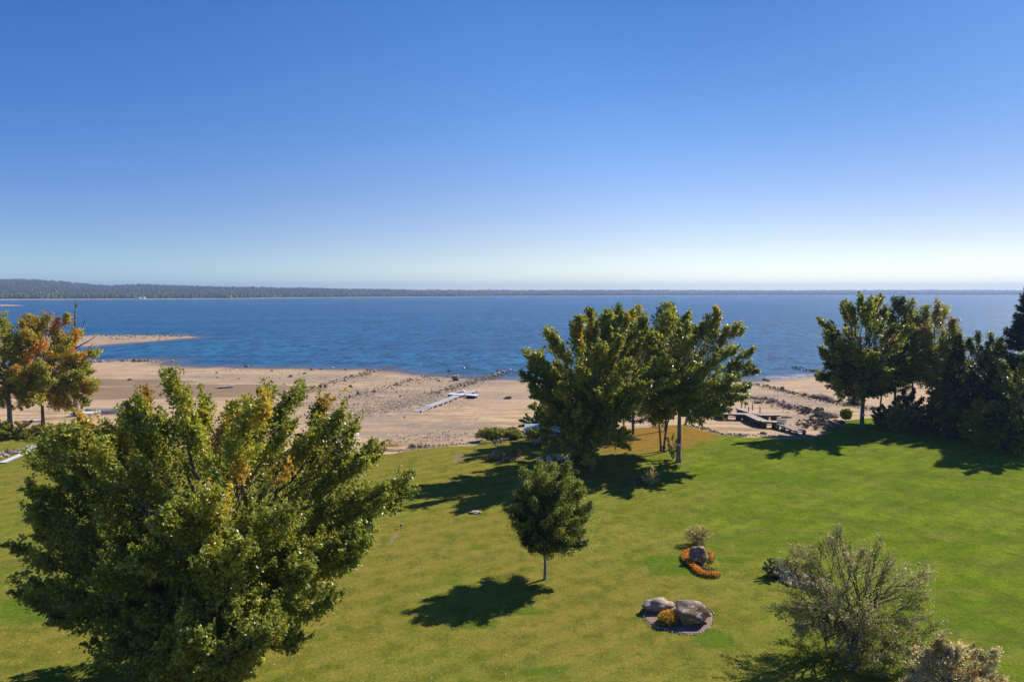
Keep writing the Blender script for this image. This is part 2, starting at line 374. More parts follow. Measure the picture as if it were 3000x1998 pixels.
# lawn
LX = np.concatenate([np.arange(-420, -90, 6), np.arange(-90, 90, 0.6), np.arange(90, 420, 6)])
LY = np.concatenate([np.arange(-150, 18, 6), np.arange(18, 118, 0.6)])
AX, AY = np.meshgrid(LX, LY); dL = s_lawn(AX, AY)
lz = lawn_z(AX, AY, dL)
lush = 0.85 * sstep(6, 30, AX + (AY - 40) * 0.10 + (fbm(AX * 0.05, AY * 0.05, 41) - 0.5) * 26)
tan = (1 - lush) * (0.5 + 0.65 * sstep(0.45, 0.62, fbm(AX * 0.07, AY * 0.09, 43)))
for (px, py, rx, ry, s) in [(1620,1640,7,6,.6),(1850,1560,6,7,.6),(1560,1490,6,5,.4),(1500,1720,6,4,.5),(1300,1650,6,5,.5),(1780,1800,7,4,.35),(2080,1950,7,3,.4),(2250,1700,5,6,.5)]:
    tan = np.maximum(tan, s * blob(AX, AY, px, py, rx, ry, 0, 0, 0.9))
for (px, py, rx, ry, s) in [(2280,1500,10,14,1),(1250,1380,7,8,.8),(1250,1480,5,7,.7),(1360,1345,6,5,.7)]:
    lush = np.maximum(lush, s * blob(AX, AY, px, py, rx, ry, 0, 0, 0.9))
fresh = np.zeros(AX.shape)
for (px, py, rx, ry) in [(1410,1828,1.6,.45),(1330,1705,.7,.4),(1405,1605,.8,.5),(2150,1636,1.5,.5),(2120,1570,.8,.3),(2090,1870,1.2,1.2),(1540,1790,1.8,.5),(330,1560,3,2.5),(150,1760,3,3),(1590,1965,1.3,.5)]:
    fresh = np.maximum(fresh, blob(AX, AY, px, py, rx, ry, 0, 0, 0.5))
a0 = gp(1884, 1626); a1 = gp(2035, 1688); 
rect = sstep(a0[0] - .15, a0[0] + .15, AX) * (1 - sstep(a1[0] - .1, a1[0] + .3, AX)) * sstep(a1[1] - .15, a1[1] + .15, AY) * (1 - sstep(a0[1] - .15, a0[1] + .15, AY))
fresh = np.maximum(fresh, rect * 1.0)
litter = np.zeros(AX.shape)
for (px, py, rx, ry, s) in [(1890,1258,7,7,.9),(2010,1263,4.2,7,1),(1940,1290,5,5,.9),(1850,1300,7,6,.7),(1700,1290,6,6,.4),(2030,1290,3.5,6,.4),(2680,1260,14,4,.45)]:
    litter = np.maximum(litter, s * blob(AX, AY, px, py, rx, ry, 0, 0, 0.7))
dirt = np.zeros(AX.shape)
for (px, py, rx, ry, s) in [(1346,1338,.9,2.2,.75),(1335,1350,.6,1.0,.8),(1157,1578,.22,1.2,.9),(1113,1905,.45,.2,.8),(1408,1668,.35,.25,.7),(1470,1955,.2,.2,.8),(1790,1816,.3,.25,.5),(340,1285,7,3,.5)]:
    dirt = np.maximum(dirt, s * blob(AX, AY, px, py, rx, ry, 0, 0, 0.6))
dirt = np.maximum(dirt, (1 - sstep(0.1, 1.1, dL)) * 0.65)
me = mesh_np('lawn', np.stack([AX, AY, lz], -1).reshape(-1, 3), Q=grid_faces(len(LX), len(LY)), smooth=True,
             attrs={'lush': lush, 'tan': tan, 'fresh': fresh, 'litter': litter, 'dirt': dirt})
n = N('lawn_grass'); P = n.pos()
n1 = n.noise(P, 0.16, 5, 0.6); n2 = n.noise(P, 1.3, 4, 0.65); n3 = n.noise(n.mapv(P, (1, 0.6, 1)), 9, 3, 0.7); n4 = n.noise(P, 26, 2, 0.6)
c = n.mix(n.ramp(n1, 0.38, 0.62), (0.178, 0.212, 0.025), (0.252, 0.252, 0.042))
lc = n.mix(n.ramp(n1, 0.40, 0.60), (0.088, 0.190, 0.006), (0.180, 0.270, 0.010))
lc = n.mix(n.ramp(n.noise(n.mapv(P, (0.5, 1, 1), (0, 0, 0.6)), 0.35, 5, 0.65), 0.48, 0.64, 0, 0.75), lc, (0.215, 0.215, 0.045))
lc = n.mix(n.ramp(n.noise(n.mapv(P, (0.6, 1.1, 1), (0, 0, 0.5)), 0.27, 5, 0.65), 0.50, 0.66, 0, 0.6), lc, (0.050, 0.105, 0.008))
c = n.mix(n.attr('lush'), c, lc)
c = n.mix(n.math('MULTIPLY', n.attr('tan'), n.ramp(n2, 0.3, 0.7, 0.3, 0.95)), c, (0.300, 0.215, 0.045))
c = n.mix(n.ramp(n.noise(P, 0.45, 5, 0.7), 0.46, 0.66, 0, 0.55), c, (0.085, 0.130, 0.010))
mow = n.new('ShaderNodeTexWave'); n.put(mow.inputs['Vector'], n.mapv(P, (1, 1, 1), (0, 0, 0.95))); mow.inputs['Scale'].default_value = 0.16; mow.inputs['Distortion'].default_value = 1.2; mow.inputs['Detail'].default_value = 1
c = n.mix(n.ramp(mow.outputs['Fac'], 0.3, 0.7, 0, 0.24), c, (0.08, 0.12, 0.015))
c = n.mix(n.ramp(n.math('ADD', n.attr('fresh'), n.math('MULTIPLY', n.math('SUBTRACT', n2, 0.5), 0.9)), 0.3, 0.75, 0, 0.8), c, (0.075, 0.165, 0.010))
c = n.mix(n.ramp(n.math('ADD', n.attr('litter'), n.math('MULTIPLY', n.math('SUBTRACT', n2, 0.5), 0.8)), 0.25, 0.85, 0, 0.85), c, (0.36, 0.16, 0.045))
c = n.mix(n.ramp(n.math('ADD', n.attr('dirt'), n.math('MULTIPLY', n.math('SUBTRACT', n2, 0.5), 1.0)), 0.35, 0.7, 0, 0.85), c, (0.30, 0.21, 0.15))
c = n.mix(n.ramp(n.noise(P, 0.9, 5, 0.75), 0.44, 0.62, 0, 0.35), c, (0.070, 0.100, 0.010))
c = n.mix(n.ramp(n.noise(n.mapv(P, (1, 1, 1), (0, 0, 1)), 3.1, 4, 0.7), 0.5, 0.66, 0, 0.35), c, (0.31, 0.27, 0.06))
c = n.mix(n.ramp(n3, 0.35, 0.7, 0.0, 0.5), c, (0.045, 0.065, 0.008))
c = n.mix(n.ramp(n4, 0.5, 0.75, 0.0, 0.35), c, (0.29, 0.29, 0.05))
M['lawn'] = n.done(n.bsdf(c, 1.0, 0.0, 0, n.bump(n.math('ADD', n.noise(P, 14, 4, 0.8), n.math('MULTIPLY', n2, 0.8)), 0.7, 0.07)))
tag(link('lawn', me, M['lawn']), kind='structure')

# lake bed sheet out to the horizon
me = mesh_np('lake_bed', [(-14000,-3000,-6.5),(14000,-3000,-6.5),(14000,14000,-6.5),(-14000,14000,-6.5)], Q=[(0,1,2,3)])
tag(link('lake_bed', me, mottled('lake_silt', (0.08, 0.07, 0.05), (0.12, 0.1, 0.08), 0.05, world_co=True)), kind='structure')

# water
def geo(a, b, step, g=1.16):
    o = [a]; s = step
    while o[-1] < b: o.append(o[-1] + s); s *= g
    return np.array(o)
WX = np.concatenate([-geo(240, 9000, 6)[::-1], np.arange(-237, 238, 2.5), geo(240, 9000, 6)])
WY = np.concatenate([np.arange(120, 300, 1.5), geo(300, 9000, 4)])
AX2, AY2 = np.meshgrid(WX, WY); dsw = -s_shore(AX2, AY2)
spit_px = [(-700,990),(100,986),(250,984),(400,983),(540,985),(582,988),(540,992),(440,1001),(340,1008),(270,1014),(100,1022),(-700,1040)]
SPT = np.array([gp(x, y, WZ)[:2] for x, y in spit_px])
def s_spit(X, Y):
    P2 = np.concatenate([SPT, SPT[:1]]); d = seg_dist(X, Y, P2); return np.where(inside(X, Y, SPT), d, -d) + (fbm(X * 0.12, Y * 0.12, 8) - 0.5) * 4
sh = np.minimum(dsw, -s_spit(AX2, AY2))
foamx = sstep(60, 75, AX2) * (1 - sstep(0.0, 9.0, dsw))
me = mesh_np('lake_water', np.stack([AX2, AY2, np.full(AX2.shape, WZ)], -1).reshape(-1, 3), Q=grid_faces(len(WX), len(WY)),
             attrs={'depth': np.clip(sh, 0, 60), 'foam': foamx}, smooth=True)
n = N('lake_water'); P = n.pos()
gust = n.noise(n.mapv(P, (0.006, 0.022, 1), (0, 0, 0.1)), 1.0, 5, 0.62)
w1 = n.noise(n.mapv(P, (0.45, 1.0, 1), (0, 0, 0.25)), 0.9, 3, 0.6, 'Color'); w2 = n.noise(n.mapv(P, (0.7, 1.0, 1), (0, 0, -0.2)), 4.0, 3, 0.65, 'Color')
w3 = n.noise(n.mapv(P, (0.35, 1.0, 1)), 0.16, 2, 0.6, 'Color')
h = n.vmath('SUBTRACT', w1, (0.5, 0.5, 0.5)); h2 = n.vmath('SUBTRACT', w2, (0.5, 0.5, 0.5)); h3 = n.vmath('SUBTRACT', w3, (0.5, 0.5, 0.5))
tot = n.vmath('ADD', n.vmath('SCALE', h, sc=0.75), n.vmath('ADD', n.vmath('SCALE', h2, sc=1.0), n.vmath('SCALE', h3, sc=0.30)))
amp = n.math('MULTIPLY', n.ramp(gust, 0.3, 0.7, 0.6, 1.3), n.ramp(n.attr('depth'), 0, 14, 0.45, 1.0))
tot0 = tot
rip = n.noise(n.mapv(P, (0.22, 0.13, 1), (0, 0, 0.12)), 1.0, 7, 0.8)
amp = n.math('MULTIPLY', amp, n.ramp(rip, 0.42, 0.58, 0.5, 1.7)); tot = n.vmath('MULTIPLY', n.vmath('SCALE', tot0, sc=amp), (1, 1, 0))
nor = n.vmath('NORMALIZE', n.vmath('ADD', tot, (0, 0, 1)))
deep = n.mix(n.ramp(gust, 0.35, 0.65), (0.008, 0.082, 0.185), (0.018, 0.135, 0.270))
deep = n.mix(n.ramp(rip, 0.44, 0.56, 0.0, 0.8), deep, (0.001, 0.022, 0.075))  # light and dark of the ripples is also painted into the water colour
c = n.mix(n.ramp(n.math('ADD', n.attr('depth'), n.math('MULTIPLY', n.noise(P, 0.3, 3), 5)), 2, 16, 0.85, 0), deep, (0.115, 0.095, 0.09))
fm = n.math('MULTIPLY', n.attr('foam'), n.ramp(n.noise(n.mapv(P, (0.3, 1.2, 1), (0, 0, 0.5)), 1.1, 4, 0.7), 0.5, 0.62))
c = n.mix(fm, c, (0.8, 0.82, 0.85))
b = n.bsdf(c, 0.36, 0.4, 0, nor); b.inputs['IOR'].default_value = 1.333
M['water'] = n.done(b)
tag(link('lake_water', me, M['water']), kind='structure')

# sand spit reaching into the lake, and a far sandbar
def sand_strip(name, P2, sfun, x0, x1, y0, y1, step, hmax):
    X, Y = np.meshgrid(np.arange(x0, x1, step), np.arange(y0, y1, step)); d = sfun(X, Y)
    z = WZ - 0.25 + np.minimum(0.25 + 0.09 * d, hmax) + (fbm(X * .2, Y * .2, 2) - 0.5) * 0.3 * sstep(0, 4, d)
    z = np.where(d < 0, WZ - 0.1 + 0.08 * d, z)
    me = mesh_np(name, np.stack([X, Y, z], -1).reshape(-1, 3), Q=grid_faces(X.shape[1], X.shape[0]), attrs={'gravel': np.full(X.shape, 0.6), 'wet': 1 - sstep(0.3, 3, d), 'mud': 0 * X}, smooth=True)
    tag(link(name, me, M['beach']), kind='structure'); return d
sand_strip('sand_spit', SPT, s_spit, -420, -120, 265, 385, 2.0, 0.7)
BARP = np.array([gp(x, y, WZ)[:2] for x, y in [(-300,890),(40,893),(75,895),(40,897),(-300,899)]])
sand_strip('sandbar', BARP, lambda X, Y: np.where(inside(X, Y, BARP), 1, -1) * seg_dist(X, Y, np.concatenate([BARP, BARP[:1]])), -2000, -780, 1000, 1400, 9, 0.8)

# ------------------------------------------------------------------ far shore: hills and woods
pr = np.array([(-900,800,886),(-300,808,882),(0,815.5,879),(100,817,878.5),(190,821,878),(290,833,877.5),(350,834,877),(420,831,877),(500,834,876.5),(640,838,875.5),(740,838.5,875),(830,842,873.5),(900,841.5,873),
               (1020,845,872),(1200,846.5,870.5),(1500,847.5,868.5),(1740,848,867.5),(1760,846.5,867.5),(1790,848,867.3),(1880,846.5,867),(1960,848,866.6),(2300,848.5,866),(2700,847.5,865.5),(3000,848.5,865.3),(3900,848,865)])
cols = np.arange(-700, 3700, 4.0)
topy = np.interp(cols, pr[:, 0], pr[:, 1]) + (vnoise(cols * 0.02, cols * 0, 5) - 0.5) * 1.2; shy = np.interp(cols, pr[:, 0], pr[:, 2]) + (vnoise(cols * 0.015, cols * 0 + 3, 6) - 0.5) * 0.5
rows = np.concatenate([[0, 0.008, 0.02], np.linspace(0.05, 1, 34), [1.15, 1.4]])
HV = np.zeros((len(rows), len(cols), 3))
for j, (px, ty, sy) in enumerate(zip(cols, topy, shy)):
    a = gp(px, sy, WZ); D0 = a[1]; hump = np.interp(px, [0, 600, 1200], [1, 0.55, 0.3])
    D1 = D0 * (1 + 0.9 * hump + 0.12)
    zt = atD(px, ty, D1)[2] - 9
    for i, s in enumerate(rows):
        D = D0 + (D1 - D0) * s
        z = WZ - 0.3 + (zt - WZ) * (min(s, 1.0) ** 1.25) + 1.6 * min(s * 40, 1)
        if s > 1: z = zt * (1 - (s - 1) * 0.8)
        HV[i, j] = ((px - CX) / F / (cp + 0) * D, D, z)
HV[3:, :, 2] += (fbm(HV[3:, :, 0] * 0.004, HV[3:, :, 1] * 0.004, 4) - 0.5) * 12 * sstep(0.05, 0.5, rows[3:])[:, None] * (1 - sstep(0.75, 1, rows[3:]))[:, None]
me = mesh_np('far_hills', HV.reshape(-1, 3), Q=grid_faces(len(cols), len(rows)), attrs={'sand': np.repeat((rows < 0.03).astype(float), len(cols))}, smooth=True)
n = N('far_hills'); P = n.pos()
c = n.mix(n.ramp(n.noise(P, 0.02, 5, 0.7), 0.4, 0.6), (0.035, 0.05, 0.022), (0.07, 0.06, 0.035))
c = n.mix(n.ramp(n.attr('sand'), 0.3, 0.7), c, (0.5, 0.4, 0.3))
tag(link('far_hills', me, n.done(n.bsdf(c, 0.95, 0.1))), kind='structure')

# woods on the hills: one mass of small crowns
ico = []
g_ = (1 + 5 ** 0.5) / 2
iv = np.array([(-1,g_,0),(1,g_,0),(-1,-g_,0),(1,-g_,0),(0,-1,g_),(0,1,g_),(0,-1,-g_),(0,1,-g_),(g_,0,-1),(g_,0,1),(-g_,0,-1),(-g_,0,1)], float) / math.sqrt(1 + g_ * g_)
it = np.array([(0,11,5),(0,5,1),(0,1,7),(0,7,10),(0,10,11),(1,5,9),(5,11,4),(11,10,2),(10,7,6),(7,1,8),(3,9,4),(3,4,2),(3,2,6),(3,6,8),(3,8,9),(4,9,5),(2,4,11),(6,2,10),(8,6,7),(9,8,1)])
rg = np.random.default_rng(11)
def far_wood():
    Vs = []; Cs = []; n_t = 0
    specs = [(4600, 0.022, 0.07), (9000, 0.06, 1.02)]
    for cnt, s0, s1 in specs:
        px = rg.uniform(-80, 3080, cnt) if s1 < 0.5 else np.where(rg.random(cnt) < 0.5, rg.uniform(-60, 1200, cnt), rg.uniform(-60, 3060, cnt))
        s = rg.uniform(s0, s1, cnt) if s1 < 0.5 else rg.uniform(0, 1, cnt) ** 0.9 * (s1 - s0) + s0
        fi = np.interp(s, rows, np.arange(len(rows))); fj = (px - cols[0]) / 4.0
        i0 = np.clip(fi.astype(int), 0, len(rows) - 2); j0 = fj.astype(int); u = (fi - i0)[:, None]; v = (fj - j0)[:, None]
        P0 = HV[i0, j0] * (1 - u) * (1 - v) + HV[i0 + 1, j0] * u * (1 - v) + HV[i0, j0 + 1] * (1 - u) * v + HV[i0 + 1, j0 + 1] * u * v
        con = rg.random(cnt) < 0.35
        far_ = np.where(s < 0.12, 1.1, 0.62); hh = rg.uniform(9, 17, cnt) * far_; rr = np.where(con, rg.uniform(2.2, 3.5, cnt), rg.uniform(4, 7.5, cnt)) * np.where(s < 0.12, 1.0, 0.8)
        sc = np.stack([rr, rr, hh * 0.5], -1)
        V = iv[None] * sc[:, None, :] * rg.uniform(0.75, 1.2, (cnt, 12, 1))
        V[:, :, :2] *= np.where(con[:, None, None], np.clip(1.1 - iv[None, :, 2:3] * 0.9, 0.12, 2), 1.0)
        V += P0[:, None, :]; V[:, :, 2] += hh[:, None] * 0.42
        k = rg.random(cnt); f = fbm(P0[:, 0] * 0.006, P0[:, 1] * 0.006, 14)
        c = np.where((k < 0.42)[:, None], (0.05, 0.085, 0.03), (0.075, 0.10, 0.032))
        c = np.where(((k > 0.7) & (f > 0.45))[:, None], (0.17, 0.085, 0.035), c); c = np.where(((k > 0.9))[:, None], (0.19, 0.13, 0.045), c)
        up = sstep(0.2, 0.9, s) * (px < 1300); c = np.where((up[:, None] > 0.4) & (k[:, None] > 0.35), np.array((0.12, 0.075, 0.055)), c)
        c = np.where(con[:, None], (0.03, 0.055, 0.025), c) * rg.uniform(0.7, 1.3, (cnt, 1))
        Vs.append(V.reshape(-1, 3)); Cs.append(np.repeat(c, 12, axis=0)); n_t += cnt
    V = np.concatenate(Vs); C = np.concatenate(Cs)
    T = (it[None] + (np.arange(n_t) * 12)[:, None, None]).reshape(-1, 3)
    n = N('far_foliage'); m = n.done(n.bsdf(n.attr('tint', 'Color'), 0.9, 0.1))
    tag(link('far_woods', mesh_np('far_woods', V, T=T, col=C), m), 'green and rust coloured woods covering the shore beyond the lake', 'woods', kind='stuff')
far_wood()
# a few tiny white houses on the far left shore
for px, py, w, lab in [(402, 873.0, 16, 'tiny white house on the far shore, left one of the two'), (419, 872.2, 12, 'tiny pale house on the far shore, right one of the two'), (2375, 864.0, 14, 'tiny white house on the far shore behind the right hand maple')]:
    a = gp(px, py + 3.2, WZ + 1.5); t_ = empty('lakeside_house', a, 0.3)
    mb = MB(); mb.box((0, 0, 3), (w, 9, 6)); mb.build('wall', M['white'], t_)
    mb = MB(); mb.add([(-w/2-.5,-5,6),(w/2+.5,-5,6),(w/2+.5,5,6),(-w/2-.5,5,6),(-w/2-.5,0,9),(w/2+.5,0,9)], [(0,1,5,4),(2,3,4,5),(0,4,3),(1,2,5)]); mb.build('roof', M['dark_wood'], t_)
    tag(t_, lab, 'house')

# ------------------------------------------------------------------ trees
UP = np.array([0, 0, 1.0])
def unit(v): return v / (np.linalg.norm(v, axis=-1, keepdims=True) + 1e-9)
def bez(p0, p1, p2, n):
    t = np.linspace(0, 1, n)[:, None]; return (1 - t) ** 2 * p0 + 2 * t * (1 - t) * p1 + t * t * p2
def leaf_cards(rng, C, out, L, W, col, droop=0.25, upb=0.5, fold=0.22):
    """C (n,3) centres, out (n,3) growth direction; folded rhombus leaves, two triangles each"""
    n = len(C)
    a = unit(out * 0.7 + rng.normal(0, 0.75, (n, 3)) - UP * droop)
    nn = rng.normal(0, 1, (n, 3)) + UP * upb * 1.6 + out * 0.4; nn = unit(nn - a * (nn * a).sum(1, keepdims=True)); b = np.cross(nn, a)
    s = rng.uniform(0.65, 1.25, (n, 1)); l = a * L * s * 0.5; w = b * W * s * 0.5; f = nn * W * s * fold
    V = np.stack([C - l, C + w - f, C + l, C - w - f], 1).reshape(-1, 3)
    i = (np.arange(n) * 4)[:, None]; T = np.concatenate([i + np.array([[0, 1, 2]]), i + np.array([[0, 2, 3]])])
    return V, T, np.repeat(col, 4, axis=0)
PAL = {
 'green':  [(0.062,0.082,0.012),(0.092,0.110,0.017),(0.128,0.144,0.024)],
 'yellow': [(0.135,0.145,0.018),(0.180,0.178,0.022),(0.215,0.195,0.028)],
 'orange': [(0.44,0.25,0.035),(0.42,0.22,0.035),(0.45,0.17,0.04)],
 'silver': [(0.11,0.108,0.05),(0.155,0.145,0.075),(0.22,0.20,0.125)],
 'dark':   [(0.022,0.045,0.016),(0.032,0.06,0.02),(0.045,0.078,0.022)],
 'rust':   [(0.20,0.08,0.05),(0.26,0.13,0.07),(0.16,0.13,0.05)],
 'pink':   [(0.50,0.38,0.28),(0.36,0.33,0.18),(0.62,0.54,0.42)]}
PAL = {k: np.array(v) * (2.2 if k in ('green', 'yellow', 'silver') else 1.3) for k, v in PAL.items()}
def shoot_col(rng, mixw):
    ks = list(mixw); w = np.array([mixw[k] for k in ks], float); w = w / w.sum()
    if 'green' in mixw and 'yellow' in mixw:          # green and yellow blend into each other, other hues come as they are
        g, y = mixw['green'], mixw['yellow']; rest = [k for k in ks if k not in ('green', 'yellow')]
        if not rest or rng.random() < (g + y) / sum(mixw.values()):
            t = np.clip(y / (g + y) + rng.normal(0, 0.22), 0, 1); return PAL['green'] * (1 - t) + PAL['yellow'] * t
        if 'orange' in rest: t = rng.uniform(0.15, 0.85); return PAL['yellow'] * (1 - t) + PAL['orange'] * t
        wr_ = np.array([mixw[k] for k in rest]); return PAL[rest[rng.choice(len(rest), p=wr_ / wr_.sum())]]
    k = rng.choice(len(ks), p=w)
    return PAL[ks[k]]
def broadleaf(name, label, cat, base, H, fork, center, rad, tips=(), n_auto=16, n2=10, n3=7, nl=60, leaf=(0.16, 0.13), mixw=None, topmix=None, lean=(0, 0),
              trunk_r=0.25, seed=1, l2=0.42, l3=0.085, mat='leaf', bark='bark', upz=0.45, spread=0.30, group=None, zmin=0.0, shell=0.35, side='', auto_lo=-0.5, stems=1, stem_spread=1.0, twig_p=0.35, droop=0.25, upb=0.8, tipmix=None, bare=0.0, vertical=0.0):
    """center: crown centre (world), rad: (rx, ry, rz) of the crown; tips: explicit world points leaders reach for"""
    rng = np.random.default_rng(seed)
    base = np.array(base, float); center = np.array(center, float); rad = np.array(rad, float)
    mixw = mixw or {'green': 1}
    root = empty(name, base)
    trunkT = Tubes(); brT = Tubes()
    fork_p = base + np.array([lean[0], lean[1], fork])
    stem_tops = []
    for s in range(stems):
        off = rng.normal(0, 0.25, 3) * (stems > 1); off[2] = 0
        top = fork_p + off * 4 * stem_spread * (stems > 1)
        pts = bez(base + off - UP * 0.25, base * 0.5 + fork_p * 0.5 + off + rng.normal(0, 0.12, 3) * [1, 1, 0], top, 8)
        r = np.linspace(1.0, 0.72, 8) * trunk_r / math.sqrt(stems); r[0] *= 1.5; r[1] *= 1.12
        trunkT.add(pts, r, 10); stem_tops.append(top)
    T = [np.array(p, float) for p in tips]
    T = [p - unit(p - center) * 0.75 * l3 * H - UP * 0.9 * l3 * H * (p[2] > center[2]) for p in T]; rad = rad - 0.5 * l3 * H * (min(rad) > 1.5)
    k = 0
    for i in range(n_auto * 3):
        if k >= n_auto: break
        u = (i + 0.5) / (n_auto * 1.0); z = 1 - (1 - auto_lo) * ((i % n_auto) + 0.5) / n_auto; ph = 2.399963 * i + seed
        r_ = math.sqrt(max(0, 1 - z * z)); d = np.array([r_ * math.cos(ph), r_ * math.sin(ph), z])
        p = center + d * rad * rng.uniform(0.86, 1.08); 
        if p[2] > zmin: T.append(p); k += 1
    def env(p): return np.linalg.norm((p - center) / rad, axis=-1)
    C = []; O = []; CL = []
    for tip in T:
        st = stem_tops[rng.integers(len(stem_tops))]
        f = rng.uniform(0.0, 0.55) * (1 if tip[2] > center[2] else 0.25)
        p0 = st + (np.array([center[0], center[1], center[2]]) - st) * f * 0.8
        dz = tip[2] - p0[2]; hv = (tip - p0) * [1, 1, 0]
        p1 = p0 + hv * (0.30 if dz > 0 else 0.55) + UP * (dz * 0.62 if dz > 0 else 0.25 * np.linalg.norm(hv)) + rng.normal(0, 0.25, 3)
        Ln = np.linalg.norm(tip - p0); m = 14
        P = bez(p0, p1, tip, m); P[1:-1] += rng.normal(0, 0.012 * Ln, (m - 2, 3))
        r0 = min(trunk_r * 0.5, 0.022 * Ln + 0.02)
        (trunkT if r0 > 0.07 else brT).add(P, np.linspace(r0, 0.012, m), 6)
        if f > 0.02: (trunkT).add(np.array([st, (st + p0) / 2 + rng.normal(0, 0.05, 3), p0]), np.array([trunk_r * .7, trunk_r * .6, r0 * 1.1]), 6)
        tipw = tipmix if (tipmix and tip[2] > center[2] + 0.2 * rad[2] and rng.random() < 0.55) else None
        for t in np.linspace(0.22, 1.0, n2):
            t = min(1.0, t + rng.uniform(-0.03, 0.03)); q = t * (m - 1); i0 = min(int(q), m - 2); bp = P[i0] + (P[i0 + 1] - P[i0]) * (q - i0)
            ld = unit(P[min(i0 + 2, m - 1)] - P[max(i0 - 1, 0)])
            rv = unit(rng.normal(0, 1, 3)); outd = unit((bp - center) / rad)
            w = t ** 2
            d2 = unit(rv * (1 - 0.55 * w) * 0.8 + ld * (0.35 + 0.9 * w) + outd * 0.45 + UP * upz * (0.6 + vertical))
            L2 = Ln * l2 * (1 - 0.72 * t) * rng.uniform(0.75, 1.25) + 0.35 * l3 * H
            tp = bp + d2 * L2; e = env(tp)
            lim = max(0.98, float(env(tip)) * 1.0)
            if e > lim: tp = bp + d2 * L2 * max(0.25, 1 - (e - lim) * 1.6)
            B = bez(bp, (bp + tp) / 2 - UP * 0.04 * L2 * (1 - upz), tp, 6); B[1:-1] += rng.normal(0, 0.02 * L2, (4, 3))
            if L2 > 0.5: brT.add(B, np.linspace(min(0.012 * L2 + 0.008, r0 * 0.7), 0.006, 6), 4)
            pal = shoot_col(rng, tipw if (tipw and t > 0.6) else (topmix if (topmix and bp[2] > center[2] + rad[2] * 0.25 and rng.random() < 0.6) else mixw))
            b0 = rng.uniform(0.8, 1.2)
            for tt in np.linspace(0.2, 1.0, n3):
                q2 = tt * 5; j0 = min(int(q2), 4); sp = B[j0] + (B[j0 + 1] - B[j0]) * (q2 - j0)
                e = env(sp)
                if e < shell and rng.random() < 0.75: continue
                d3 = unit(rng.normal(0, 0.55, 3) + d2 * 0.9 + outd * 0.35 + UP * (upz + vertical))
                L3 = l3 * H * rng.uniform(0.6, 1.3) * (1 - 0.3 * tt)
                if rng.random() < twig_p: brT.add(np.array([sp, sp + d3 * L3 * 0.85]), np.array([0.009, 0.004]), 3)
                if rng.random() < bare: continue
                nn = int(nl * rng.uniform(0.6, 1.3) * (0.32 if e < 0.6 else 1.0))
                u = rng.random(nn) ** 0.8; rr = spread * L3 * (1.05 - 0.75 * u)
                rn = rng.normal(0, 1, (nn, 3)) * [1, 1, 0.8]
                C.append(sp + d3 * (u * L3)[:, None] + rn * rr[:, None]); O.append(unit(d3 + rn * 0.5))
                CL.append(pal[rng.integers(0, len(pal), nn)] * b0 * rng.uniform(0.72, 1.28, (nn, 1)))
    C = np.concatenate(C); O = np.concatenate(O); CL = np.concatenate(CL)
    keep = C[:, 2] > base[2] + zmin; C, O, CL = C[keep], O[keep], CL[keep]
    V, T3, VC = leaf_cards(rng, C, O, leaf[0], leaf[1], CL, droop, upb)
    link('trunk', trunkT.mesh('trunk'), M[bark], root, -Vector(base))
    if brT.V: link('branches', brT.mesh('branches'), M['twig'], root, -Vector(base))
    cr = link('crown', mesh_np('crown', V, T=T3, col=VC), M[mat], root, -Vector(base))
    tag(root, label, cat, group)
    return root
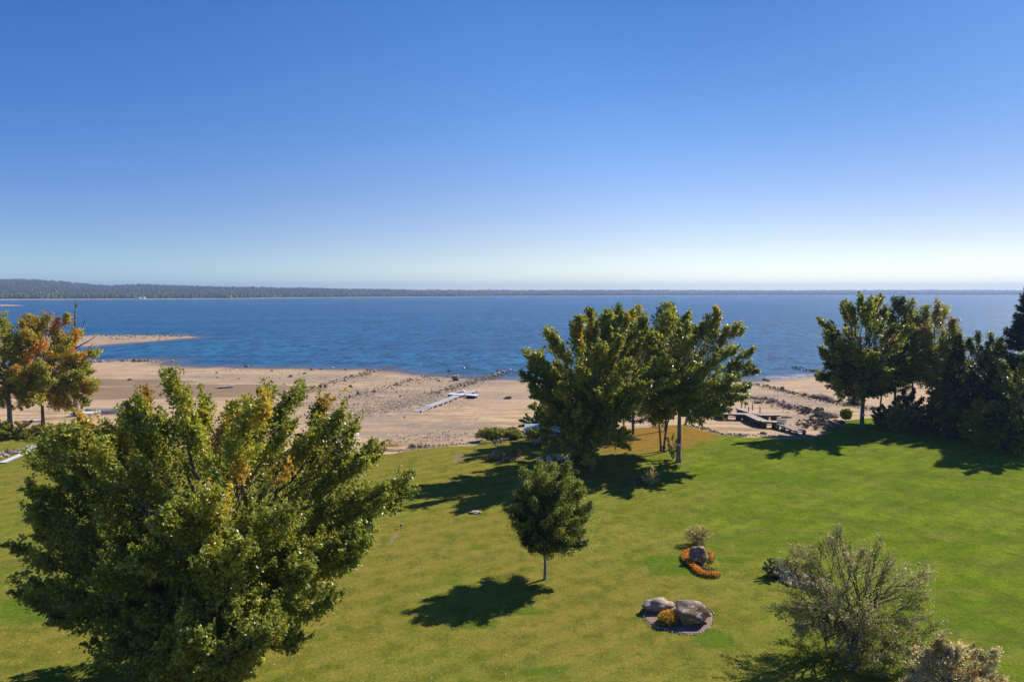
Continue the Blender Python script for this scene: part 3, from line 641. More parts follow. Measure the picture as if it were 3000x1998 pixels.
def conifer(name, label, base, H, R0, seed=1, z0=0.08, mixw=None, trunk_r=0.2, step=0.45, up=0.1, ntuft=30, nlen=0.34, prof=1.0, group=None, cat='tree', gap=0.0):
    rng = np.random.default_rng(seed); base = np.array(base, float); mixw = mixw or {'dark': 1}
    root = empty(name, base); tr = Tubes(); br = Tubes(); C = []; A = []; CL = []
    P = np.stack([np.linspace(0, 0.3 * rng.normal(), 8), np.linspace(0, 0.3 * rng.normal(), 8), np.linspace(-0.2, H, 8)], -1) + base
    tr.add(P, np.linspace(trunk_r, 0.02, 8), 8)
    z = z0 * H
    while z < H * 0.985:
        s = (z / H - z0) / (1 - z0); Lb = R0 * (1 - s) ** prof * (0.6 + 0.4 * min(1, s * 5)) + 0.15
        for k in range(rng.integers(4, 7)):
            if rng.random() < gap: continue
            ph = rng.uniform(0, 2 * np.pi); L = Lb * rng.uniform(0.65, 1.15); d = np.array([math.cos(ph), math.sin(ph), 0])
            a = base + UP * z * 1.0; e = a + d * L + UP * L * (up + 0.5 * s); mid = (a + e) / 2 - UP * L * 0.10 * (1 - s)
            B = bez(a, mid, e, 6); br.add(B, np.linspace(0.015 + 0.012 * L, 0.006, 6), 3)
            sd = np.cross(d, UP); nt = max(8, int(ntuft * L))
            u = rng.uniform(0.12, 1.0, nt); q = u * 5; i0 = np.minimum(q.astype(int), 4)
            bp = B[i0] + (B[i0 + 1] - B[i0]) * (q - i0)[:, None]
            lat = rng.normal(0, 1, nt) * (0.32 * L * (1.1 - u)); lat = np.clip(lat, -0.7 * L, 0.7 * L)
            c = bp + sd * lat[:, None] + d * np.abs(lat)[:, None] * 0.5 + UP * rng.normal(0, 0.10, nt)[:, None] - UP * np.abs(lat)[:, None] * 0.18
            pal = shoot_col(rng, mixw); C.append(c); A.append(unit(d + sd * np.sign(lat)[:, None] * 0.8 + rng.normal(0, 0.35, (nt, 3)) + UP * 0.1))
            CL.append(pal[rng.integers(0, 3, nt)] * rng.uniform(0.7, 1.3, (nt, 1)))
        z += step * rng.uniform(0.8, 1.2) * (1.1 - 0.5 * s)
    C = np.concatenate(C); A = np.concatenate(A); CL = np.concatenate(CL); n_ = len(C)
    C = np.repeat(C, 3, axis=0); A = unit(np.repeat(A, 3, axis=0) + rng.normal(0, 0.45, (n_ * 3, 3))); CL = np.repeat(CL, 3, axis=0)
    b = unit(np.cross(A, rng.normal(0, 1, A.shape))); l = A * nlen * rng.uniform(0.7, 1.3, (len(A), 1)); w = b * nlen * 0.14
    V = np.stack([C - w, C + w, C + l], 1).reshape(-1, 3); T3 = np.arange(len(V)).reshape(-1, 3)
    link('trunk', tr.mesh('trunk'), M['bark'], root, -Vector(base)); link('branches', br.mesh('branches'), M['twig'], root, -Vector(base))
    link('crown', mesh_np('crown', V, T=T3, col=np.repeat(CL, 3, axis=0)), M['needle'], root, -Vector(base))
    tag(root, label, cat, group); return root

# big maple in the left foreground
bx = gp(620, 1935); c0 = atD(620, 1500, bx[1]); 
tips = [atD(*q) for q in [(400,1108,39),(365,1150,36),(330,1190,40),(470,1170,37),(590,1128,38),(560,1180,35),(680,1150,41),(715,1135,39),(755,1190,38),(835,1195,36),(882,1092,41),(960,1135,42),(1050,1200,41),(1000,1170,38),(1105,1275,40),(1060,1310,36),
        (1170,1370,37),(1192,1410,38),(1150,1500,36),(1060,1640,33),(1075,1600,38),(1040,1700,33),(950,1850,30.5),(900,1760,31),(760,1930,28.5),(800,1890,29.5),(560,1985,28),(540,1900,28.5),(640,1760,28.5),
        (240,1190,38),(200,1235,37),(130,1260,38),(100,1310,39),(85,1390,37),(60,1478,37),(95,1550,35),(62,1640,36),(110,1700,34),(60,1800,35),(90,1830,33),(160,1860,33),(300,1800,31),(420,1700,29),(480,1480,28.5),(620,1400,28),(700,1560,28),(850,1480,29.5),(620,2075,29.5),(700,2030,29),(480,2050,31),(350,1985,32.5),(860,1960,30),(720,1975,28.5),(780,1950,28.5),(640,1990,28.5)]]
broadleaf('maple_tree', 'large many-stemmed green maple with tips turning orange, filling the left foreground', 'tree', bx, 15.5, 1.6, c0 + np.array([0.45, 0.8, 0.0]), (8.9, 7.4, 7.4),
          tips, n_auto=10, n2=11, n3=8, nl=72, leaf=(0.19, 0.15), mixw={'green': 0.7, 'yellow': 0.3}, topmix={'green': 0.5, 'yellow': 0.5, 'orange': 0.02}, tipmix={'yellow': 0.65, 'orange': 0.2, 'green': 0.25},
          trunk_r=0.5, seed=3, l2=0.27, l3=0.10, upz=0.65, shell=0.36, zmin=0.5, spread=0.19, stems=5, stem_spread=1.6, vertical=0.35, auto_lo=-0.35)

# young pear tree in the middle of the lawn
b1 = gp(1596, 1697); D1 = b1[1]
tips = [atD(*q) for q in [(1560,1375,D1),(1535,1405,D1),(1600,1385,D1),(1640,1370,D1-.5),(1668,1378,D1),(1655,1385,D1+1),(1690,1430,D1),(1715,1490,D1),(1722,1535,D1),(1512,1450,D1),(1500,1520,D1),(1498,1500,D1),(1700,1590,D1)]]
broadleaf('pear_tree', 'small round-crowned tree standing alone mid-lawn with a thin straight trunk', 'tree', b1, 8.4, 1.7, atD(1610, 1512, D1), (2.75, 2.6, 3.75), tips, n_auto=46, n2=7, n3=6, nl=52,
          leaf=(0.115, 0.095), mixw={'green': 0.65, 'dark': 0.6, 'yellow': 0.05}, topmix={'green': 0.8, 'yellow': 0.2}, trunk_r=0.12, seed=5, l2=0.13, l3=0.085, mat='leaf_glossy', bark='pale_bark', upz=0.75, spread=0.38, zmin=1.2, shell=0.3, auto_lo=-0.6, vertical=0.25)

# middle group by the lawn edge
bm = gp(1745, 1376); Dm = bm[1]
tips = [atD(*q) for q in [(1542,1020,Dm+2),(1560,1060,Dm),(1535,1120,Dm),(1570,1180,Dm-2),(1625,985,Dm+2),(1680,945,Dm+1),(1735,925,Dm+2),(1780,893,Dm+3),(1820,898,Dm+3),(1855,892,Dm+4),(1890,930,Dm+3),(1920,960,Dm+3),(1760,980,Dm-5),(1700,1060,Dm-7),(1860,1040,Dm-6),(1640,1120,Dm-6),(1600,1260,Dm-3),(1660,1320,Dm-4),(1720,1345,Dm-4),(1820,1320,Dm-4),(1900,1110,Dm-5),(1800,1150,Dm-7),(1960,1140,Dm-2),(1680,1230,Dm-5),(1780,1290,Dm-5),(1840,1230,Dm-5)]]
broadleaf('maple_tree', 'broad yellow-green maple at the centre of the clump beside the boat shelter', 'tree', bm, 18.5, 4.5, atD(1745, 1105, Dm), (7.9, 5.0, 7.8), tips, n_auto=14, n2=11, n3=7, nl=52, leaf=(0.28, 0.22),
          mixw={'green': 0.6, 'yellow': 0.4}, topmix={'green': 0.4, 'yellow': 0.6}, tipmix={'yellow': .7, 'orange': .06, 'green': .3}, trunk_r=0.3, seed=8, l2=0.34, l3=0.075, upz=0.45, spread=0.18, vertical=0.3, zmin=1.0, shell=0.4, auto_lo=-0.6, stems=2)
bm2 = gp(1988, 1352); Dm2 = bm2[1]
tips = [atD(*q) for q in [(2205,1008,Dm2),(2160,925,Dm2+1),(2100,915,Dm2+2),(2050,935,Dm2),(2010,905,Dm2+2),(1985,960,Dm2),(2140,1000,Dm2-3),(2190,1085,Dm2),(2195,1150,Dm2),(2175,1180,Dm2-1),(2110,1220,Dm2-1),(2150,1130,Dm2-4),(1920,1010,Dm2),(1910,1090,Dm2-1),(1960,1120,Dm2-4),(2060,1060,Dm2-5),(2020,1200,Dm2-2)]]
broadleaf('maple_tree', 'green maple on a tall bare trunk wearing a white placard', 'tree', bm2, 17.5, 5.6, atD(2040, 1080, Dm2), (6.6, 5.6, 6.8), tips, n_auto=12, n2=10, n3=7, nl=46, leaf=(0.27, 0.21),
          mixw={'green': 0.74, 'yellow': 0.26}, topmix={'green': 0.5, 'yellow': 0.4, 'orange': 0.05}, tipmix={'yellow': .5, 'orange': .12, 'green': .3}, trunk_r=0.27, seed=12, l2=0.36, l3=0.075, bark='pale_bark', upz=0.42, spread=0.19, vertical=0.3, zmin=4.2, shell=0.35, auto_lo=-0.55)
# lower left tree of the clump
b3 = gp(1640, 1350); D3 = b3[1] - 0.5
tips = [atD(*q) for q in [(1545,1255,D3),(1575,1210,D3),(1560,1170,D3),(1620,1150,D3),(1680,1170,D3),(1600,1290,D3-1),(1650,1300,D3-2),(1700,1320,D3-1),(1740,1340,D3-2),(1690,1360,D3-2)]]
broadleaf('young_maple', 'low leafy young maple overhanging the shelter at the left edge of the clump', 'tree', b3 + [2.8, 1, 0], 8.0, 1.6, atD(1650, 1265, D3), (3.9, 3.2, 3.8), tips, n_auto=10, n2=8, n3=6, nl=34, leaf=(0.23, 0.18),
          mixw={'green': 0.7, 'yellow': 0.3}, trunk_r=0.12, seed=17, l2=0.36, l3=0.10, upz=0.3, zmin=0.4, shell=0.2)
b4 = gp(1940, 1322); D4 = b4[1]
broadleaf('maple_tree', 'slender yellow-green maple with twin dark trunks above orange needle litter', 'tree', b4, 15.8, 4.2, atD(1925, 1060, D4), (5.6, 4.0, 7.0), [atD(1950,960,D4),atD(1905,950,D4),atD(1975,1110,D4-3),atD(1955,1130,D4-3),atD(1990,1150,D4-2),atD(1925,1240,D4)], n_auto=20, n2=8, n3=6, nl=44, leaf=(0.25, 0.2),
          mixw={'yellow': 0.6, 'green': 0.4}, trunk_r=0.2, seed=19, l2=0.4, l3=0.09, upz=0.15, zmin=3.0, shell=0.3, stems=2)
conifer('pine_tree', 'dark pine top poking up behind the middle clump of maples', gp(1950, 1262) + [0, 0, 0], 18.6, 4.3, seed=21, z0=0.35, mixw={'dark': 0.7, 'green': 0.3}, up=0.35, ntuft=34, nlen=0.3, prof=0.7, step=0.7)
conifer('pine_tree', 'deep green pine hidden deep inside the middle clump', gp(1855, 1272), 16.0, 3.6, seed=22, z0=0.12, mixw={'dark': 1}, up=0.2, ntuft=26, nlen=0.3, prof=0.7, step=0.8)
broadleaf('oak_tree', 'dark green tree rising at the back left of the middle clump', 'tree', gp(1765, 1272), 17.5, 6, atD(1795, 1010, 93), (5.2, 4.5, 4.9), [atD(1790,898,93),atD(1825,900,94),atD(1860,903,94),atD(1700,950,93)], n_auto=14, n2=8, n3=6, nl=40, leaf=(0.27, 0.21),
          mixw={'green': 0.7, 'dark': 0.4}, trunk_r=0.24, seed=24, l2=0.38, l3=0.08, zmin=5, shell=0.35)
broadleaf('red_shrub', 'small shrub with red leaves under the maple clump', 'shrub', hit(1815, 1300), 2.4, 0.4, hit(1815, 1300) + [0, 0, 1.5], (1.1, 1.0, 1.2), n_auto=9, n2=5, n3=5, nl=14, leaf=(0.16, 0.12), mixw={'orange': 0.7, 'rust': 0.5, 'green': .3}, trunk_r=0.04, seed=25, l3=0.14, shell=0.0)
broadleaf('leafy_shrub', 'dark sprouting shrub against the trunk with the placard', 'shrub', gp(1968, 1346), 2.6, 0.3, gp(1966, 1346) + [0, 0, 1.5], (0.9, 0.8, 1.3), n_auto=9, n2=5, n3=4, nl=11, leaf=(0.16, 0.12), mixw={'dark': 0.7, 'green': 0.5}, trunk_r=0.04, seed=26, l3=0.14, shell=0.0)
broadleaf('leafy_bush', 'dark bush beyond the shelter at the top of the beach', 'shrub', hit(1575, 1262), 2.8, 0.3, hit(1575, 1262) + [0, 0, 1.1], (2.6, 1.8, 1.3), n_auto=24, n2=6, n3=5, nl=26, leaf=(0.2, 0.16), mixw={'dark': 0.6, 'green': 0.4, 'rust': 0.15}, trunk_r=0.04, seed=27, l3=0.13, shell=0.0)

# right hand group
br_ = gp(2526, 1258); Dr = br_[1]
tips = [atD(*q) for q in [(2520,858,Dr+1),(2560,860,Dr),(2490,880,Dr),(2480,890,Dr+2),(2590,890,Dr),(2432,945,Dr),(2420,960,Dr-1),(2415,1020,Dr),(2402,1060,Dr-1),(2398,1125,Dr),(2420,1128,Dr-2),(2440,1000,Dr-3),(2470,1140,Dr-2),(2620,940,Dr-1),(2655,1010,Dr-2),(2650,1080,Dr-3),(2500,1000,Dr-5),(2560,1060,Dr-5),(2600,1120,Dr-4),(2520,1160,Dr-4)]]
broadleaf('maple_tree', 'tall dense green maple with a white placard on its shaded trunk, beside the boulders', 'tree', br_, 19.8, 4.0, atD(2525, 1015, Dr), (6.4, 6.2, 7.8), tips, n_auto=12, n2=11, n3=7, nl=50, leaf=(0.29, 0.22),
          mixw={'green': 0.75, 'dark': 0.3, 'yellow': 0.16}, topmix={'green': 0.6, 'yellow': 0.35, 'rust': 0.1}, tipmix={'yellow': .5, 'rust': .05, 'green': .5}, trunk_r=0.33, seed=31, l2=0.30, l3=0.075, upz=0.5, spread=0.19, vertical=0.3, zmin=3.0, shell=0.4, auto_lo=-0.6)
conifer('pine_tree', 'feathery blue-green pine just behind the tall right hand maple', gp(2618, 1236) , 19.2, 4.4, seed=33, z0=0.25, mixw={'dark': 0.4, 'green': 0.8}, up=0.4, ntuft=34, nlen=0.34, prof=0.6, step=0.7)
def rtree(px, by, ty, w, seed, lab, mixw, topmix=None, nl=22, n_auto=16, fork=0.35, name='ash_tree', zm=0.22, **kw):
    b = gp(px, by); D = b[1]; H = atD(px, ty, D)[2]; cz = H * (1 + zm) / 2
    return broadleaf(name, lab, 'tree', b, H, H * fork, (b[0], D, cz), (w / 2000 * D / 2, w / 2000 * D / 2, H * (1 - zm) / 2), n_auto=n_auto, n2=8, n3=6, nl=int(nl * 1.6), leaf=(0.27, 0.2), mixw=mixw, topmix=topmix, trunk_r=0.16, seed=seed, l2=0.34, l3=0.08, zmin=H * zm * 0.9, shell=0.3, auto_lo=-0.8, **kw)
rtree(2668, 1240, 885, 110, 41, 'pale yellow-green ash between the pine and the yellow ash', {'yellow': 0.5, 'green': 0.6}, fork=.4, vertical=.3)
rtree(2725, 1246, 892, 150, 42, 'yellowing ash with bare brownish twigs at its top', {'yellow': 0.7, 'green': 0.5}, {'rust': 0.5, 'yellow': 0.7}, bare=0.1, vertical=.3)
rtree(2765, 1250, 960, 120, 43, 'smaller yellow-green ash just left of the little dark spruce', {'yellow': 0.4, 'green': 0.7}, nl=18, vertical=.3)
conifer('spruce_tree', 'little narrow dark spruce between the ash and the birch', gp(2796, 1262), 14.2, 2.3, seed=44, z0=0.15, up=0.0, ntuft=40, step=0.5)
rtree(2850, 1268, 985, 120, 45, 'small grey-green birch standing between the little spruce and the big spruce', {'green': 0.6, 'dark': 0.3, 'silver': 0.25}, nl=18, n_auto=18, name='birch_tree', zm=0.12)
rtree(2905, 1275, 985, 110, 46, 'dull green birch directly left of the big dark spruce', {'green': 0.6, 'dark': 0.5, 'yellow': 0.1}, nl=18, name='birch_tree', zm=0.12)
conifer('spruce_tree', 'tallest dark spruce cut by the right edge of the view', gp(2992, 1290), 21.3, 6.0, seed=47, z0=0.06, up=-0.05, ntuft=44, step=0.45, nlen=0.36, trunk_r=0.3)
rtree(2985, 1330, 1040, 150, 48, 'green tree in front of the tallest spruce at the right edge', {'green': 0.7, 'dark': 0.4}, nl=24, name='oak_tree', zm=0.1, fork=0.2)
conifer('spruce_tree', 'dark spruce low in the shade below the birches', gp(2930, 1300), 8.5, 3.0, seed=49, z0=0.05, up=0.0, ntuft=40, step=0.5)
rtree(2580, 1236, 1010, 90, 50, 'thin green sapling right of the placard maple trunk', {'green': 0.6, 'dark': 0.6}, nl=14, n_auto=10)
for i, (px, by, ty, w, mw, lab) in enumerate([(2875,1300,1180,110,{'yellow':.8,'green':.4},'bright yellow-green bush glowing at the foot of the birches'),(2630,1262,1190,70,{'yellow':.3,'green':.7},'green bush at the foot of the feathery pine'),
        (2790,1285,1180,90,{'dark':.6,'green':.5},'dark bush in front of the little spruce'),(2960,1330,1210,120,{'dark':.5,'green':.6},'dark bush in the shade by the right edge'),(2585,1250,1195,50,{'dark':.4,'green':.6},'small dark bush directly right of the placard trunk'),
        (2710,1272,1195,90,{'dark':.6,'green':.4},'dark bush below the yellowing ash'),(2755,1262,1120,80,{'rust':.5,'green':.5},'tall brownish green bush between the ash trunks'),(2478,1228,1200,30,{'yellow':1.0},'bright yellow-green weed clump on the boulders by the tall maple'),
        (2830,1262,1110,90,{'yellow':.35,'green':.7},'tall green bush beneath the grey-green birch'),(2660,1250,1150,70,{'dark':.6,'rust':.3},'slim dark bush between pine and ash trunks')]):
    b = gp(px, by); D = b[1]; H = max(0.8, atD(px, ty, D)[2])
    broadleaf('leafy_bush', lab, 'shrub', b, H, H * 0.12, (b[0], D, H * 0.52), (w / 2000 * D / 2, w / 2000 * D / 2.4, H * 0.5), n_auto=22, n2=6, n3=5, nl=30, leaf=(0.24, 0.18), mixw=mw, trunk_r=0.05, seed=60 + i, l2=0.36, l3=0.12, shell=0.0, auto_lo=-0.95)

# autumn trees at the left edge
bl = gp(30, 1258); Dl = bl[1]
broadleaf('maple_tree', 'autumn maple with a thick pale trunk cut by the left edge', 'tree', bl, 16.5, 5.0, atD(-5, 1075, Dl), (7.5, 6.5, 7.6), [atD(20,935,Dl),atD(150,1130,Dl-1),atD(110,1180,Dl-3),atD(60,960,Dl),atD(-60,940,Dl)], n_auto=18, n2=9, n3=6, nl=40, leaf=(0.27, 0.21),
          mixw={'green': 0.15, 'yellow': 0.5, 'orange': 0.35}, topmix={'yellow': 0.7, 'green': 0.4}, tipmix={'orange': .5, 'yellow': .5}, trunk_r=0.36, seed=71, l2=0.34, l3=0.08, zmin=2.6, shell=0.35, bark='pale_bark', upz=0.2)
bo = gp(126, 1246); Do = bo[1]
tips = [atD(*q) for q in [(95,912,Do),(140,908,Do),(60,925,Do+1),(170,960,Do),(195,985,Do),(215,960,Do+1),(245,1040,Do),(230,1020,Do-1),(268,1095,Do),(280,1130,Do-1),(272,1150,Do),(255,1180,Do-1),(200,1200,Do-1)]]
broadleaf('maple_tree', 'orange-topped autumn maple beside the bare dead tree', 'tree', bo, 17.2, 5.0, atD(135, 1070, Do), (6.6, 5.8, 7.6), tips, n_auto=18, n2=10, n3=6, nl=44, leaf=(0.27, 0.21),
          mixw={'green': 0.15, 'yellow': 0.5, 'orange': 0.35}, topmix={'orange': 0.55, 'yellow': 0.4, 'green': .1}, tipmix={'orange': .5, 'yellow': .5}, trunk_r=0.25, seed=73, l2=0.34, l3=0.08, zmin=2.2, shell=0.35, upz=0.15)
# dead snag
Dd = 112; db = np.array([atD(221, 1200, Dd)[0], Dd, -0.7]); dt = empty('dead_tree', db); T_ = Tubes(); Bt = Tubes()
P = np.array([db - UP * .2, atD(222, 1130, Dd), atD(223, 1060, Dd), atD(219, 1000, Dd), atD(220, 940, Dd), atD(221, 880, Dd)]); T_.add(P, np.array([.45, .38, .32, .22, .15, .06]), 8)
for pp in [[(222,1005),(235,985),(245,950),(250,930)],[(222,1020),(240,1010),(262,998),(280,985)],[(224,1035),(250,1028),(272,1008)],[(223,950),(212,930)],[(222,1040),(208,1005),(200,975)],[(220,985),(228,970),(226,955)],[(221,900),(228,890)]]:
    q = np.array([atD(x, y, Dd) for x, y in pp]); Bt.add(q, np.linspace(.14, .05, len(q)), 5)
link('trunk', T_.mesh('trunk'), M['dead_bark'], dt, -Vector(db)); link('branches', Bt.mesh('branches'), M['dead_bark'], dt, -Vector(db))
tag(dt, 'bare leafless dead tree standing against the lake', 'tree')
for i, (px, by, ty, w, lab) in enumerate([(60,1282,1240,150,'rust and yellow bush at the foot of the left edge maple'),(170,1285,1245,110,'rust coloured bush between the autumn maple and the dead tree'),(-30,1285,1235,120,'yellow-brown bush at the very left edge')]):
    b = gp(px, by); D = b[1]; H = atD(px, ty, D)[2]
    broadleaf('leafy_bush', lab, 'shrub', b, H, H * 0.12, (b[0], D, H * 0.5), (w / 2000 * D / 2, 1.8, H * 0.55), n_auto=24, n2=6, n3=5, nl=30, leaf=(0.2, 0.14), mixw={'rust': .2, 'yellow': .6, 'green': .4}, trunk_r=0.05, seed=80 + i, l2=0.36, l3=0.14, shell=0.0, auto_lo=-0.6)

# silvery shrub-tree in the right foreground and the bush in the corner
bs = gp(2430, 1925); Ds = bs[1]
tips = [atD(*q) for q in [(2445,1535,Ds+1),(2390,1565,Ds),(2320,1580,Ds),(2355,1600,Ds-1),(2290,1605,Ds),(2490,1585,Ds),(2560,1590,Ds+1),(2610,1600,Ds),(2600,1640,Ds),(2660,1705,Ds),(2700,1755,Ds),(2715,1770,Ds),(2715,1830,Ds-1),(2640,1900,Ds-2),(2700,1900,Ds-1),(2260,1800,Ds-2),(2330,1850,Ds-2),(2540,1750,Ds-3),(2450,1700,Ds-3),(2360,1720,Ds-3),(2560,1860,Ds-3.5),(2520,1950,Ds-3),(2590,1960,Ds-3)]]
broadleaf('olive_shrub', 'big sparse silvery-leaved shrub tree with dark bare stems in the right foreground', 'tree', bs, 7.6, 0.7, atD(2500, 1745, Ds) + [0, 0, 0], (4.1, 3.7, 3.7), tips, n_auto=14, n2=11, n3=7, nl=22, leaf=(0.10, 0.07),
          mixw={'silver': 0.8, 'green': 0.35, 'yellow': .12}, topmix={'silver': 1.0, 'green': 0.2}, trunk_r=0.13, seed=90, l2=0.36, l3=0.11, upz=0.35, spread=0.26, zmin=0.5, shell=0.3, bark='bark', stems=4, auto_lo=-0.4, bare=0.22, twig_p=0.9, mat='leaf_glossy')
bc = gp(2800, 2075); Dc = bc[1]
broadleaf('pink_bush', 'pale pinkish-leaved bush in the bottom right corner', 'shrub', bc, 4.0, 0.3, atD(2800, 2000, Dc + .3), (2.3, 2.0, 2.1), [atD(*q) for q in [(2690,1890,Dc),(2750,1850,Dc),(2780,1868,Dc),(2815,1865,Dc),(2860,1920,Dc),(2915,1925,Dc),(2940,1975,Dc),(2660,1930,Dc),(2640,1980,Dc)]],
          n_auto=14, n2=8, n3=6, nl=34, leaf=(0.10, 0.08), mixw={'pink': 0.8, 'silver': 0.35, 'rust': .05}, trunk_r=0.07, seed=91, l2=0.36, l3=0.13, upz=0.6, spread=0.3, shell=0.0, stems=3, auto_lo=-0.3, mat='leaf_glossy')
# small shrubs on the lawn
broadleaf('dry_shrub', 'small pale brushy shrub alone on the lawn beyond the marigold ring', 'shrub', gp(2042, 1592), 1.3, 0.02, gp(2045, 1592) + [0, 0, .62], (0.95, 0.7, 0.62), n_auto=46, n2=5, n3=5, nl=9, leaf=(0.07, 0.03), mixw={'silver': .5, 'rust': .2, 'yellow': .2, 'pink': .3}, trunk_r=0.04, seed=93, l2=.3, l3=0.2, shell=0.0, auto_lo=-0.35, spread=.2)
broadleaf('flowering_shrub', 'cone-shaped pink-tinged shrub in the dappled shade by the black rock', 'shrub', gp(1905, 1418), 1.7, 0.15, gp(1905, 1418) + [0, 0, .75], (0.75, 0.7, 0.85), [gp(1905, 1418) + [0, 0, 1.75]], n_auto=18, n2=5, n3=5, nl=12, leaf=(0.09, 0.07), mixw={'pink': .5, 'rust': .3, 'yellow': .3, 'green': .2}, trunk_r=0.03, seed=94, l2=.3, l3=0.15, shell=0.0)
broadleaf('dark_shrub', 'little dark green shrub at the left end of the rock outcrop', 'shrub', gp(2262, 1688), 1.2, 0.1, gp(2264, 1688) + [0, 0, .55], (0.6, 0.6, 0.6), n_auto=18, n2=5, n3=5, nl=14, leaf=(0.08, 0.06), mixw={'dark': .8, 'green': .3}, trunk_r=0.03, seed=95, l2=.3, l3=0.15, shell=0.0)
broadleaf('dry_shrub', 'reddish twiggy shrub beside the mossy boulder at the shadow edge', 'shrub', gp(1512, 1343), 1.1, 0.1, gp(1512, 1343) + [0, 0, .6], (0.5, 0.5, 0.55), n_auto=16, n2=4, n3=4, nl=8, leaf=(0.10, 0.05), mixw={'rust': .8, 'green': .3}, trunk_r=0.03, seed=96, l2=.3, l3=0.15, shell=0.0)
for i, (px, py, w, h_, mw, lab) in enumerate([(1445,1292,4.6,1.5,{'yellow':.6,'green':.8},'bright green grassy shrub at the top of the beach'),(1500,1278,2.0,1.0,{'rust':.6,'silver':.4},'brownish dry weeds behind the bright green shrub'),(1505,1284,1.8,.9,{'green':1,'yellow':.2},'green weed clump on the edging stones left of the shelter')]):
    b = hit(px, py); broadleaf('grassy_shrub', lab, 'shrub', b, h_, 0.02, b + [0, 0, h_ * .3], (w / 2, 1.0, h_ * .7), n_auto=46, n2=5, n3=5, nl=22, leaf=(0.22, 0.05), mixw=mw, trunk_r=0.02, seed=100 + i, l2=.3, l3=0.3, shell=0.0, auto_lo=-0.1, upz=1.2, spread=.4)

# ------------------------------------------------------------------ rocks
def rock_mesh(name, seed, sub=1, flat=0.7, amp=0.28, chop=3):
    import bmesh
    rg = np.random.default_rng(seed); bm = bmesh.new(); bmesh.ops.create_icosphere(bm, subdivisions=sub, radius=0.5)
    dirs = unit(rg.normal(0, 1, (chop + 4, 3))); cut = rg.uniform(0.30, 0.44, chop + 4)
    ph = rg.uniform(0, 9, 6)
    for v in bm.verts:
        p = np.array(v.co); 
        for d, c_ in zip(dirs, cut):
            k = p @ d
            if k > c_: p = p - d * (k - c_) * 0.85
        w = math.sin(p[0] * 9 + ph[0]) * math.sin(p[1] * 8 + ph[1]) * math.sin(p[2] * 10 + ph[2])
        f = math.sin(p[0] * 23 + ph[3]) * math.sin(p[1] * 21 + ph[4]) * math.sin(p[2] * 25 + ph[5])
        p = p * (1 + amp * 0.5 * w + (amp * 0.10 * f + 0.20 * (float(fbm(p[0] * 4 + seed, p[1] * 4 + p[2] * 5, seed)) - 0.5) + 0.07 * (float(vnoise(p[0] * 17 + p[2] * 9, p[1] * 17 + p[2] * 13, seed)) - .5) if sub > 2 else 0)); p[2] *= flat; v.co = p
    me = bpy.data.meshes.new(name); bm.to_mesh(me); bm.free()
    if sub > 2:
        for p in me.polygons: p.use_smooth = True
    return me
RK = {}
for mname in ('rock', 'dark_rock', 'white_rock'):
    RK[mname] = []
    for i in range(5):
        me = rock_mesh('rock_shape', i * 3 + 1, 2 if i < 2 else 1); me.materials.append(M[mname]); RK[mname].append(me)
rk = np.random.default_rng(5)
def put_rock(name, p, size, mat='rock', parent=None, plocal=None, flat=1.0, sink=0.22):
    o = bpy.data.objects.new(name, RK[mat][rk.integers(5)]); COL.objects.link(o)
    s = size * rk.uniform(0.85, 1.15, 3); o.scale = (s[0], s[1] * 0.85, s[2] * flat); o.rotation_euler = (rk.uniform(-.25, .25), rk.uniform(-.25, .25), rk.uniform(0, 6.28))
    o.location = (p[0], p[1], p[2] + size * flat * (0.35 - sink))
    if parent is not None: o.parent = parent; o.location = Vector(o.location) - parent.location
    return o
def big_boulder(name, label, p, sx, sy, sz, mat, seed, rz=0.0, sink=0.2, cat='boulder'):
    me = rock_mesh(name, seed, 4, 1.0, 0.35, 6); me.materials.append(M[mat])
    o = link(name, me, None, None, (p[0], p[1], p[2] + sz * (0.45 - sink))); o.scale = (sx, sy, sz); o.rotation_euler = (0, 0, rz); tag(o, label, cat); return o
def along(pxs, off=0.0):
    return np.array([hit(x, y, off) for x, y in pxs])
def scatter_line(P, n_, wid, rg):
    seg = np.linalg.norm(np.diff(P, axis=0), axis=1); cum = np.concatenate([[0], np.cumsum(seg)]); u = np.sort(rg.random(n_)) * cum[-1]
    x = np.interp(u, cum, P[:, 0]); y = np.interp(u, cum, P[:, 1]); 
    return x + rg.normal(0, wid, n_), y + rg.normal(0, wid, n_), u / cum[-1]
def jetty(label, pxs, count, wid, smin, smax, mat='rock', dark=0.25, hump=0.35, name='stone_jetty', cat='stone jetty', biggest_last=False):
    P = along(pxs); r = empty(name, P[0]); tag(r, label, cat)
    xs, ys, us = scatter_line(P, count, wid, rk)
    for x, y, u in zip(xs, ys, us):
        s = 0.62 * rk.uniform(smin, smax) * (1 + (1.2 * (rk.random() < 0.08))) * ((0.7 + 0.7 * u) if biggest_last else 1)
        put_rock('stone', (x, y, max(ground_z(x, y), WZ - 0.1) + rk.uniform(0, hump)), s, 'dark_rock' if rk.random() < dark else mat, r)
    return r
jetty('low stone jetty running to the water above the yellow kayak', [(1143,1076),(1120,1083),(1085,1091),(1060,1102),(1020,1108),(985,1118),(955,1129),(925,1138)], 190, 0.9, 0.4, 0.85)
jetty('scattered stone line between the yellow kayak and the round boulder', [(1262,1103),(1235,1110),(1195,1118),(1165,1128),(1110,1140),(1070,1155),(1035,1163)], 130, 1.2, 0.35, 0.85)
jetty('densest stone jetty, reaching the lake beyond the grey boardwalk', [(1478,1090),(1460,1098),(1430,1108),(1390,1118),(1350,1132),(1320,1143),(1290,1151),(1262,1158)], 280, 0.95, 0.4, 0.85, hump=0.5)
